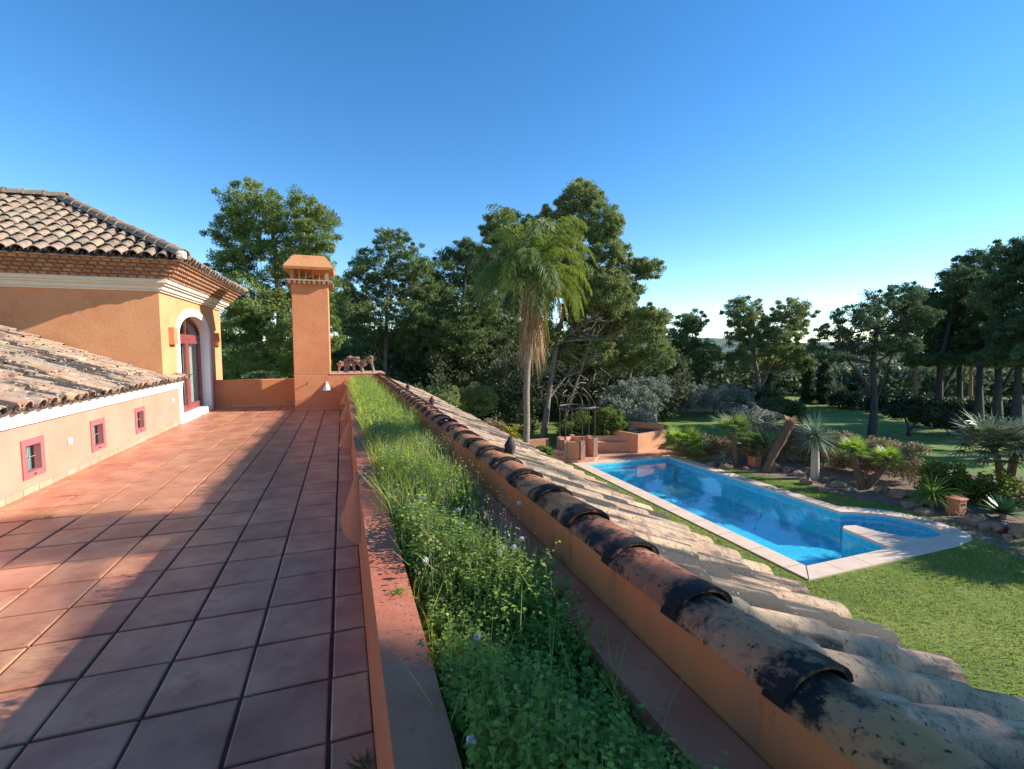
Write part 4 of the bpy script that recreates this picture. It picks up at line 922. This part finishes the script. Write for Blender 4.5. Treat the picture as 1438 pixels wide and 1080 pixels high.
fan_palm(1033, 655, 'dark grey-green fan palm with a short trunk near the pool corner', [[(1032, 635), (1030, 608)]], 1.15, m_fan, 22)
fan_palm(1058, 650, 'dense fan palm behind the terracotta box light', [[(1058, 630)]], 1.1, m_fan, 26)
fan_palm(1074, 663, 'leaning fan palm trunk with a shrivelled dry head', [[(1086, 638), (1101, 612), (1110, 594)]], .42, m_dead, 16, tr=.17)
fan_palm(1213, 687, 'twin-trunked fan palm spreading in a V beside the rocks', [[(1205, 665), (1197, 635)], [(1235, 664), (1247, 648)]], .72, m_fanB, 22, tr=.12)
fan_palm(1412, 686, 'big grey-green fan palm at the right edge of the picture', [[(1402, 650), (1395, 628)], [(1425, 640)]], 1.45, m_fanG, 30, base=gp(1412, 700))
# fan palms further along the bed, right of the picture: their shadows reach the lawn
p1 = fan_palm(1600, 800, 'tall fan palm off the right side, casting the shadow beside the spa', [[(1600, 700)]], 1.5, m_fan, 24, base=(19.3, 4.9, G), topz=2.3)
dup(p1, (21.2, 5.6, G), 1.3, 1.2, 'tall fan palm farther off the right side, shading the near lawn')
dup(p1, (19.4, 7.2, G), 2.2, .8, 'shorter fan palm just off the right edge beside the agave')
# yucca
def ball_plant(name, label, B, top, R, n, mat, w, droop, tr=None, bark=None, low=-50, hi=88, cat='plant'):
    t = thing(name, label, cat, B); B, top = Vector(B), Vector(top); r = random.Random(n)
    if tr: mb = MB(); mb.tube([B + Vector((0, 0, -.05)), B.lerp(top, .5), top], [tr * 1.2, tr, tr * .9], 9); obj('trunk', mb, bark, t, smooth=True)
    mb = MB()
    for k in range(n):
        az = k * 2.39996; s = math.sin(math.radians(low)) + (math.sin(math.radians(hi)) - math.sin(math.radians(low))) * (k + .5) / n; c = math.sqrt(max(0, 1 - s * s)); v = Vector((math.cos(az) * c, math.sin(az) * c, s)) + Vector((r.uniform(-.1, .1),) * 3)
        mb.blade(top, v, R * r.uniform(.85, 1.1), w, droop * r.uniform(.6, 1.3), 4, taper=.6)
    obj('leaves', mb, mat, t); return t
B = gp(1144, 672); dY = (B - CAM).dot(CF); ball_plant('yucca_tree', 'yucca with a pale bare trunk and a ball of spiky leaves', B, at(1145, 612, dY), .98, 190, m_yucca, .045, .35, .14, m_yucct, cat='yucca')
B = gp(1308, 714); ball_plant('spiky_grass_plant', 'clump of arching yellow-green strap leaves left of the terracotta box', B, B + Vector((0, 0, .35)), .95, 110, m_fanB, .05, 1.2, .06, m_twig, -5, 85)
B = gp(1408, 728); ball_plant('agave', 'fleshy green agave rosette at the right edge of the picture', B, B + Vector((0, 0, .15)), .62, 46, m_agave, .16, .25, .08, m_twig, 5, 80)
B = gp(1015, 655); ball_plant('grey_agave', 'small grey-blue spiky rosette among the rocks near the pool corner', B, B + Vector((0, 0, .25)), .55, 50, m_yucca, .05, .8, .06, m_twig, -5, 85)

# hedges of the bed
hedge('dry_shrub_row', 'row of dry pinkish-brown shrubs behind the yucca and twin palms', [gp(1085, 655) + Vector((1.6, 1.3, 0)), gp(1150, 668) + Vector((1.6, 1.2, 0)), gp(1230, 683) + Vector((1.5, 1.1, 0)), gp(1290, 697) + Vector((1.4, .9, 0))], .9, 1.5, m_brown, .10, .045, 110, 'shrub', .3)
hedge('green_shrub_row', 'leafy green shrubs between the spiky grass and the big fan palm', [gp(1285, 700) + Vector((1.0, .5, 0)), gp(1340, 710) + Vector((1.3, .5, 0)), gp(1420, 735) + Vector((1.3, .6, 0))], 1.1, 1.0, m_bush, .11, .06, 90, 'shrub', .3)
hedge('purple_shrub_row', 'reddish low shrubs right of the bright young fan palm', [gp(975, 640) + Vector((.5, .7, 0)), gp(1020, 648) + Vector((1.0, .8, 0))], .8, .8, m_brown, .10, .05, 80, 'shrub', .3)
# rocks
RK = [(1000, 655, .28, .18), (1018, 658, .42, .2), (1090, 660, .3, .25), (1105, 662, .28, .2), (1122, 668, .32, .2), (1130, 680, .3, .22), (1165, 676, .25, .2), (1178, 683, .42, .2), (1193, 690, .3, .15), (1238, 691, .35, .22), (1262, 697, .4, .25),
      (1278, 712, .35, .18), (1298, 722, .3, .15), (1365, 735, .35, .2), (1385, 742, .3, .18), (1405, 745, .35, .2), (1432, 752, .45, .3), (1415, 758, .2, .12), (1155, 690, .2, .12), (1047, 660, .2, .12)]
near = ['fan palm trunk near the pool corner', 'grey agave', 'leaning trunk', 'leaning trunk and the yucca', 'dry shrubs', 'yucca, on its pool side', 'yucca trunk, right side', 'yucca and the twin palm', 'twin palm, left side', 'twin palm, right side', 'strap-leaved clump, left', 'strap-leaved clump, in front', 'strap-leaved clump, on the pool side', 'agave, left side', 'agave, front left', 'agave, in front', 'right picture edge', 'right edge rock, small companion', 'yucca, small one in front', 'terracotta light box by the leaning trunk']
for i, (x, y, r_, h_) in enumerate(RK):
    r_ *= .8; h_ *= .85; p = gp(x, y); t = thing('garden_rock', 'tan edging rock beside the %s' % near[i], 'rock', p, 'rocks edging the planting bed'); mb = MB(); mb.rock((p.x, p.y, p.z + h_ * .3), (r_ * random.uniform(.8, 1.1), r_ * random.uniform(.6, .9), h_), i, 2, .5); obj('stone', mb, m_rock, t)
# terracotta light boxes
def lightbox(px, py, s, h, label, B=None):
    p = gp(px, py); t = thing('box_light', label, 'garden light', p, 'terracotta box lights round the pool'); x, y, z = p; mb = MB()
    mb.box(x - s, x + s, y - s, y + s, z - .02, z + h); obj('body', mb, m_terra, t, bevel=.01)
    mb = MB(); mb.box(x - s - .03, x + s + .03, y - s - .03, y + s + .03, z + h + .001, z + h + .05); obj('lid', mb, m_terra, t, bevel=.01)
    mb = MB()
    for k in (-1, 0, 1): mb.box(x + k * s * .5 - .02, x + k * s * .5 + .02, y - s - .006, y - s + .001, z + h * .62, z + h * .8)
    obj('slot', mb, m_dark, t)
lightbox(1342, 721, .17, .44, 'terracotta box light beside the spiky clump near the spa end')
lightbox(1059, 654, .18, .36, 'terracotta box light at the foot of the leaning trunk')
lightbox(783, 648, .24, .48, 'plain orange box light beside the iron gazebo')

# ------------------------------------------------------------------ gazebo / well
gz = Vector((9.9, 19.35, G)); t = thing('iron_gazebo', 'round well-like gazebo with brick piers, low orange walls and iron hoops', 'gazebo', gz)
mb = MB(); R_ = .80
oct_ = [(gz.x + R_ * 1.25 * math.cos(math.pi / 8 + k * math.pi / 4), gz.y + R_ * 1.25 * math.sin(math.pi / 8 + k * math.pi / 4)) for k in range(8)]
mb.prism(oct_, G, G + .12); obj('step', mb, m_patio, t)
mb = MB(); pr = MB(); ir = MB()
an = [math.radians(a) for a in (-100, -30, 20, 80, 140, 205)]
for k, a in enumerate(an):
    c = Vector((gz.x + R_ * math.cos(a), gz.y + R_ * math.sin(a), 0)); pr = MB(); pr.box(c.x - .1, c.x + .1, c.y - .1, c.y + .1, G + .12, G + .95); obj('brick_pier', pr, m_brickpier, t)
    ir.tube([(c.x, c.y, G + .95), (c.x, c.y, G + 2.32)], .028, 6)
    if k != 0:
        a2 = an[(k + 1) % 6]; c2 = Vector((gz.x + R_ * math.cos(a2), gz.y + R_ * math.sin(a2), 0)); s = (c2 - c).normalized(); q = s.cross(Vector((0, 0, 1))) * .06; A, Bb = c + s * .12, c2 - s * .12
        mb = MB(); mb.hexa([A - q + Vector((0, 0, G + .12)), Bb - q + Vector((0, 0, G + .12)), Bb + q + Vector((0, 0, G + .12)), A + q + Vector((0, 0, G + .12))], [v + Vector((0, 0, G + .88)) for v in (A - q, Bb - q, Bb + q, A + q)]); obj('low_wall', mb, m_garden_wall, t)

for a in an:
    c = Vector((gz.x + R_ * math.cos(a), gz.y + R_ * math.sin(a), G + 2.36)); c2 = Vector((gz.x - R_ * math.cos(a) * .0, gz.y, G + 2.95))
    ir.tube([c.lerp(Vector((gz.x, gz.y, c.z)), 1 - math.cos(k / 8 * math.pi / 2)) + Vector((0, 0, .62 * math.sin(k / 8 * math.pi / 2))) for k in range(9)], .02, 5)
ring = [(gz.x + R_ * math.cos(k * math.pi / 12), gz.y + R_ * math.sin(k * math.pi / 12), G + 2.36) for k in range(25)]; ir.tube(ring, .05, 6)
ir.tube([(gz.x - R_ * 1.15, gz.y - .3, G + 2.30), (gz.x + R_ * 1.15, gz.y - .3, G + 2.30)], .055, 6)
for k in range(14):
    a = random.uniform(0, 6.28); p = Vector((gz.x + R_ * math.cos(a), gz.y + R_ * math.sin(a), G + random.uniform(.9, 2.3))); ir.tube([p, p + Vector((random.uniform(-.5, .5), random.uniform(-.3, .3), random.uniform(-.5, .6)))], [.012, .006], 4)
obj('iron_frame', ir, m_iron, t)
# bench walls
t = thing('garden_bench_wall', 'low L-shaped orange bench wall with peeling render behind the pool', 'wall', (11.5, 20.4, G))
mb = MB(); mb.hexa([(10.9, 20.5, G), (13.25, 19.75, G), (13.35, 20.15, G), (10.95, 20.95, G)], [(10.9, 20.5, G + .45), (13.25, 19.75, G + .45), (13.35, 20.15, G + .45), (10.95, 20.95, G + .45)]); obj('seat', mb, m_garden_wall, t)
mb = MB(); mb.hexa([(10.5, 20.97, G), (13.37, 20.17, G), (13.42, 20.35, G), (10.5, 21.17, G)], [(10.5, 20.97, G + .68), (13.37, 20.17, G + .72), (13.42, 20.35, G + .72), (10.5, 21.17, G + .68)]); obj('back', mb, m_garden_wall, t)
t = thing('raised_planter', 'square raised orange planter at the corner of the bench walls', 'planter', (14, 20, G))
q0, q1, q2, q3 = Vector((13.1, 19.3, 0)), Vector((15.2, 19.95, 0)), Vector((14.7, 21.4, 0)), Vector((12.6, 20.75, 0))
mb = MB(); cs = [q0, q1, q2, q3]; cen = (q0 + q2) / 2
for k in range(4):
    a, b = cs[k], cs[(k + 1) % 4]; ai_, bi_ = a.lerp(cen, .14), b.lerp(cen, .14); zz = Vector((0, 0, G)); hh = Vector((0, 0, .92))
    mb.hexa([a + zz, b + zz, bi_ + zz, ai_ + zz], [a + zz + hh, b + zz + hh, bi_ + zz + hh, ai_ + zz + hh])
obj('wall', mb, m_garden_wall, t)
mb = MB(); mb.prism([(p.lerp(cen, .14).x, p.lerp(cen, .14).y) for p in cs], G, G + .8); obj('soil', mb, m_soil, t)
mb = MB(); a, b = q2.lerp(q3, .15), q2 + (q1 - q2) * .15; mb.hexa([Vector((14.55, 20.6, G + .921)), Vector((15.15, 20.1, G + .921)), Vector((15.3, 20.3, G + .921)), Vector((13.9, 21.2, G + .921))], [Vector((14.5, 20.6, G + 1.2)), Vector((15.15, 20.1, G + 1.15)), Vector((15.3, 20.3, G + 1.15)), Vector((13.8, 21.2, G + 1.25))]); obj('upper_block', mb, m_garden_wall, t)
t = thing('low_garden_wall', 'low orange wall with dark stains left of the gazebo, half hidden by the roof', 'wall', (7.5, 20.6, G))
mb = MB(); mb.box(5.5, 9.0, 20.4, 20.65, G, G + .75); obj('wall', mb, m_garden_wall, t)
t = thing('low_garden_wall', 'low brown retaining wall behind the bright young fan palm', 'wall', (16, 19, G))
mb = MB(); mb.hexa([(15.4, 19.6, G), (18.6, 16.6, G), (18.8, 16.8, G), (15.6, 19.9, G)], [(15.4, 19.6, G + .5), (18.6, 16.6, G + .5), (18.8, 16.8, G + .5), (15.6, 19.9, G + .5)]); obj('wall', mb, m_garden_wall, t)

# ------------------------------------------------------------------ pines right of the picture that shade the planter and terrace
def offpine(x, y, lobes, label):
    t = thing('pine_tree', label, 'tree', (x, y, G), 'tall pines off the right side shading the terrace'); mb = MB(); zt = max(l[2] for l in lobes)
    mb.tube([(x, y, G - .1), (x + .2, y, G + 4), (x - .1, y + .2, zt - 2), (x, y, zt)], [.3, .25, .17, .08], 8)
    C = []; R = []
    for (lx, ly, lz, rx, ry, rz) in lobes:
        mb.tube([(x, y, lz - 1.2), (lx, ly, lz)], [.09, .03], 6)
        k = int(5 + 11 * (rx * ry + rx * rz + ry * rz) / .36 / 3); q = RNG.normal(size=(k, 3)); q /= np.linalg.norm(q, axis=1, keepdims=True); q *= RNG.uniform(.1, 1, (k, 1)) ** .5
        C.append(np.array([lx, ly, lz]) + q * np.array([rx, ry, rz])); R.append(np.full((k, 3), .38))
    obj('trunk', mb, m_bark, t, smooth=True); mb = MB(); leaves(mb, np.concatenate(C), np.concatenate(R), 90, .22, .09, .5, .3, .5); obj('crown', mb, m_pineA, t)
offpine(15.5, -4.5, [(15, -3.9, 7.8, 2, 1.9, 1.8), (15, -5.8, 8.0, 2.2, 2.4, 2.2), (15.5, -4.2, 9.6, 2, 2, 1.4), (15, 1.15, 8.5, .7, .35, .8)], 'tall pine off the right side, its shadow crossing the near planter')
offpine(37.5, 11, [(36.5, 10.6, 3.2, 1.6, 1.2, 1.6), (37.5, 12.2, 4.8, 2, 1.5, 2), (38, 11, 7, 2, 1.2, 1.5), (36.5, 13.5, 2.5, 1.5, 1.5, 1.5)], 'pine off the right side whose shadow darkens the far lawn')
offpine(46, 15, [(45, 13.8, 5, 3, 2.2, 2.5), (46, 16.5, 6, 3, 2, 2.5), (46, 15, 8.5, 2.5, 2.5, 1.5), (44, 17.5, 3.5, 2.5, 1.5, 2)], 'larger pine off the right side, farther away, shading the lawn by the hedge')
# ------------------------------------------------------------------ weeds in the planter
def weeds():
    r = RNG; LF = MB(); ST = MB(); GR = MB()
    def stems(n, y0, y1, h0, h1, nl, ll, lw, stemw):
        x = r.uniform(.19, .74, n); y = r.uniform(y0, y1, n) if y0 > 0 else y0 + (y1 - y0) * r.uniform(0, 1, n); edge = np.clip(np.minimum(x - .17, .78 - x) / .12, .45, 1)
        h = r.uniform(h0, h1, n) * edge * (1 + .25 * np.sin(y * 5 + x * 9)); b = np.stack([x, y, np.full(n, .52)], 1)
        le = r.normal(size=(n, 2)) * .10; le[:, 0] += np.where(x > .66, .18, 0) - np.where(x < .24, .16, 0); tip = b + np.stack([le[:, 0] * h, le[:, 1] * h, h], 1)
        s = np.stack([np.ones(n), np.zeros(n), np.zeros(n)], 1) * stemw
        ST.quads(np.stack([b - s, b + s, tip + s * .4, tip - s * .4], 1))
        for k in range(nl):
            t = ((k + .7) / nl) ** .7; t = t * r.uniform(.85, 1.05, (n, 1)); p = b + (tip - b) * t
            a = r.uniform(0, 2 * np.pi, n); el = r.uniform(-.2, .75, n)
            d = np.stack([np.cos(a) * np.cos(el), np.sin(a) * np.cos(el), np.sin(el)], 1); sd = np.stack([-np.sin(a), np.cos(a), r.uniform(-.3, .3, n)], 1)
            l = ll * r.uniform(.6, 1.2, (n, 1)) * (1.2 - .5 * t); w = lw * r.uniform(.7, 1.2, (n, 1))
            m = p + d * l * .5; LF.quads(np.stack([p, m - sd * w, p + d * l + np.array([0, 0, -.25]) * l, m + sd * w], 1))
    stems(7500, .1, 2.3, .15, .32, 24, .024, .0068, .0009); stems(450, .1, 2.3, .20, .32, 14, .036, .010, .0012)
    stems(5200, 2.1, 5.4, .17, .36, 20, .036, .0105, .0012)
    stems(5600, 4.6, 13.9, .20, .40, 13, .055, .015, .002)
    # grass-like blades, denser far down
    def blades(n, y0, y1, h0, h1, w):
        P = np.stack([r.uniform(.2, .74, n), r.uniform(y0, y1, n)], 1); a = r.uniform(0, 6.28, n); h = r.uniform(h0, h1, n); le = r.normal(size=(n, 2)) * .22
        b = np.concatenate([P, np.full((n, 1), .54)], 1); s = np.stack([np.cos(a), np.sin(a), np.zeros(n)], 1) * w; m = b + np.stack([le[:, 0] * h * .3, le[:, 1] * h * .3, h * .65], 1); tip = b + np.stack([le[:, 0] * h, le[:, 1] * h, h], 1)
        GR.quads(np.stack([b - s, b + s, m + s * .8, m - s * .8], 1)); GR.quads(np.stack([m - s * .8, m + s * .8, tip + s * .1, tip - s * .1], 1))
    blades(3500, 2.6, 5, .2, .40, .0035); blades(12000, 5, 13.9, .22, .42, .006); blades(350, .2, 2.6, .15, .36, .002)
    # dry flower stalks with tiny buds
    n = 420; x = r.uniform(.24, .72, n); y = r.uniform(1.7, 6, n); h = r.uniform(.28, .42, n); b = np.stack([x, y, np.full(n, .55)], 1); tip = b + np.stack([r.normal(size=n) * .05, r.normal(size=n) * .05, h], 1); s = np.array([.0011, 0, 0])
    ST.quads(np.stack([b - s, b + s, tip + s * .5, tip - s * .5], 1))
    n2 = 900; xx = r.uniform(.24, .72, n2); yy = r.uniform(.25, 2.2, n2); q2 = np.stack([xx, yy, .52 + r.uniform(.16, .32, n2)], 1)
    for k in range(3):
        p = q2 + r.normal(size=(n2, 3)) * .004; u = r.normal(size=(n2, 3)) * .0016; v = r.normal(size=(n2, 3)) * .0016; ST.quads(np.stack([p - u, p - v, p + u, p + v], 1))
    for k in range(12):
        p = tip + r.normal(size=(n, 3)) * np.array([.022, .022, .03]) - np.array([0, 0, .03]); u = r.normal(size=(n, 3)) * .0028; v = r.normal(size=(n, 3)) * .0028; ST.quads(np.stack([p - u, p - v, p + u, p + v], 1))
    return LF, ST, GR
LF, ST, GR = weeds()
tag(obj('weeds', LF, m_weed), 'dense leafy green weeds filling the planter', 'weeds', kind='stuff')
tag(obj('dry_stalks', ST, m_stem), 'thin dry stalks and seed buds among the planter weeds', 'weeds', kind='stuff')
tag(obj('planter_grass', GR, m_weedY), 'bright yellow-green grass blades in the sunlit planter', 'grass', kind='stuff')
def dandelion(x, y, h, label):
    b = Vector((x, y, .55)); t = thing('seed_head', label, 'flower', b, 'white seed heads above the planter weeds'); tp_ = b + Vector((random.uniform(-.03, .03), random.uniform(-.03, .03), h)); mb = MB(); mb.tube([b, (b + tp_) / 2 + Vector((.01, 0, 0)), tp_], .0014, 4); obj('stem', mb, m_stem, t)
    mb = MB(); C = np.array([tuple(tp_)]); n = 220; d = RNG.normal(size=(n, 3)); d /= np.linalg.norm(d, axis=1, keepdims=True); p = C + d * .008; q = C + d * .0115 * RNG.uniform(.8, 1.1, (n, 1)); s = np.cross(d, RNG.normal(size=(n, 3))) * .0012; u = np.cross(d, s) * 1.0
    mb.quads(np.stack([q - s, q - u, q + s, q + u], 1)); mb.quads(np.stack([C.repeat(n, 0) - s * .1, C.repeat(n, 0) + s * .1, q + s * .1, q - s * .1], 1)); obj('down', mb, m_puff, t)
DL = [(gp(674, 888, .80), 'in the middle of the dark green weeds'), (gp(714, 772, .84), 'left of three beside the purple ledge'), (gp(722, 706, .9), 'tall one in front of the orange upstand wall'), (gp(728, 755, .86), 'just left of the tall one'), (gp(708, 770, .84), 'close against its neighbour above the leafy clumps'), (gp(592, 785, .82), 'near the left ledge'),
      (gp(694, 780, .84), 'small one among the mid-planter buds'), (gp(648, 716, .84), 'in the yellow-green patch'), (gp(600, 700, .84), 'far left in the yellow patch'), (gp(640, 735, .84), 'centre of the sunlit patch'), (gp(664, 1025, .80), 'low near the bottom of the picture'), (gp(755, 1018, .80), 'at the bottom among dark leaves')]
for k, (p, lb) in enumerate(DL): dandelion(p.x, p.y, p.z - .55, 'white dandelion seed head, ' + lb)
# tufts growing from the terrace joints
def tuft(p, n, h, label, mat=m_weedY, spread=.5):
    t = thing('grass_tuft', label, 'weed', p, 'tufts growing from the terrace joints'); mb = MB()
    for k in range(n):
        a = random.uniform(0, 6.28); mb.blade(Vector(p) + Vector((random.uniform(-.03, .03), random.uniform(-.015, .015), -.012)), (math.cos(a) * spread, math.sin(a) * spread, 1), h * random.uniform(.6, 1.2), .006, .8, 3)
    obj('blades', mb, mat, t)
tuft(gp(68, 727, 0), 26, .06, 'small grass tuft in the joint near the nearest little window')
tuft(gp(341, 818, 0), 14, .035, 'tiny tuft in the shaded joint mid-terrace')
tuft(gp(507, 1074, 0), 60, .06, 'mossy tuft at the foot of the planter wall at the bottom edge', m_bush, 1)
tuft(gp(288, 575, 0), 24, .12, 'leafy green tuft at the right foot of the door')
tuft(gp(285, 583, 0), 16, .08, 'smaller tuft just left of the leafy one by the door')
tuft(gp(257, 606, 0), 12, .06, 'tuft growing below the white door threshold')
tuft(gp(289, 609, 0), 12, .05, 'tuft in the joint in front of the door')
tuft(gp(223, 613, 0), 14, .04, 'low tuft against the skirting beside the farthest little window')
tuft(gp(19, 700, 0), 10, .05, 'thin tuft against the skirting below the nearest little window')
for k in range(16):
    p = Vector((random.uniform(-.5, .03), random.uniform(7, 13.5), 0)); p.x = ox + (0 if k % 2 else -PX) * 1.0
    tuft(p, 10, .02, 'dark mossy speck in a far terrace joint, many alike', m_bush, 1.4)
def sprig(p, label):
    t = thing('ledge_sprig', label, 'weed', p); mb = MB()
    for k in range(16): a = random.uniform(0, 6.28); mb.blade(Vector(p) + Vector((random.uniform(-.03, .02), random.uniform(-.02, .02), 0)), (math.cos(a), math.sin(a), .5), .03, .008, .6, 2)
    obj('leaves', mb, m_weed, t)
sprig((.185, 1.75, .755), 'small green sprig spilling over the purple ledge')

# ------------------------------------------------------------------ light
w = bpy.data.worlds.new('World'); SC.world = w; w.use_nodes = True; nt = w.node_tree
sky = nt.nodes.new('ShaderNodeTexSky'); sky.sky_type = 'NISHITA'; sky.sun_disc = False
el = math.asin(SUN.z); az = math.atan2(SUN.x, SUN.y)
sky.sun_elevation = el; sky.sun_rotation = az; sky.altitude = 0; sky.air_density = .8; sky.dust_density = .0; sky.ozone_density = 1.4
bg = nt.nodes['Background']; bg.inputs[1].default_value = .135; hs = nt.nodes.new('ShaderNodeHueSaturation'); hs.inputs['Saturation'].default_value = 1.32; hs.inputs['Hue'].default_value = .5; nt.links.new(sky.outputs[0], hs.inputs['Color']); nt.links.new(hs.outputs[0], bg.inputs[0])
ld = bpy.data.lights.new('sun', 'SUN'); ld.energy = 4.6; ld.angle = math.radians(.5); ld.color = (1, .94, .86)
lo_ = bpy.data.objects.new('sun', ld); COL.objects.link(lo_); lo_.rotation_euler = SUN.to_track_quat('Z', 'Y').to_euler(); lo_.location = (20, -5, 15)
SC.view_settings.view_transform = 'Standard'; SC.view_settings.look = 'None'; SC.view_settings.exposure = 0.95; SC.view_settings.gamma = 1
SC.render.engine = 'CYCLES'; SC.cycles.transparent_max_bounces = 12; SC.cycles.max_bounces = 6
SC.render.resolution_x = 1024; SC.render.resolution_y = 769
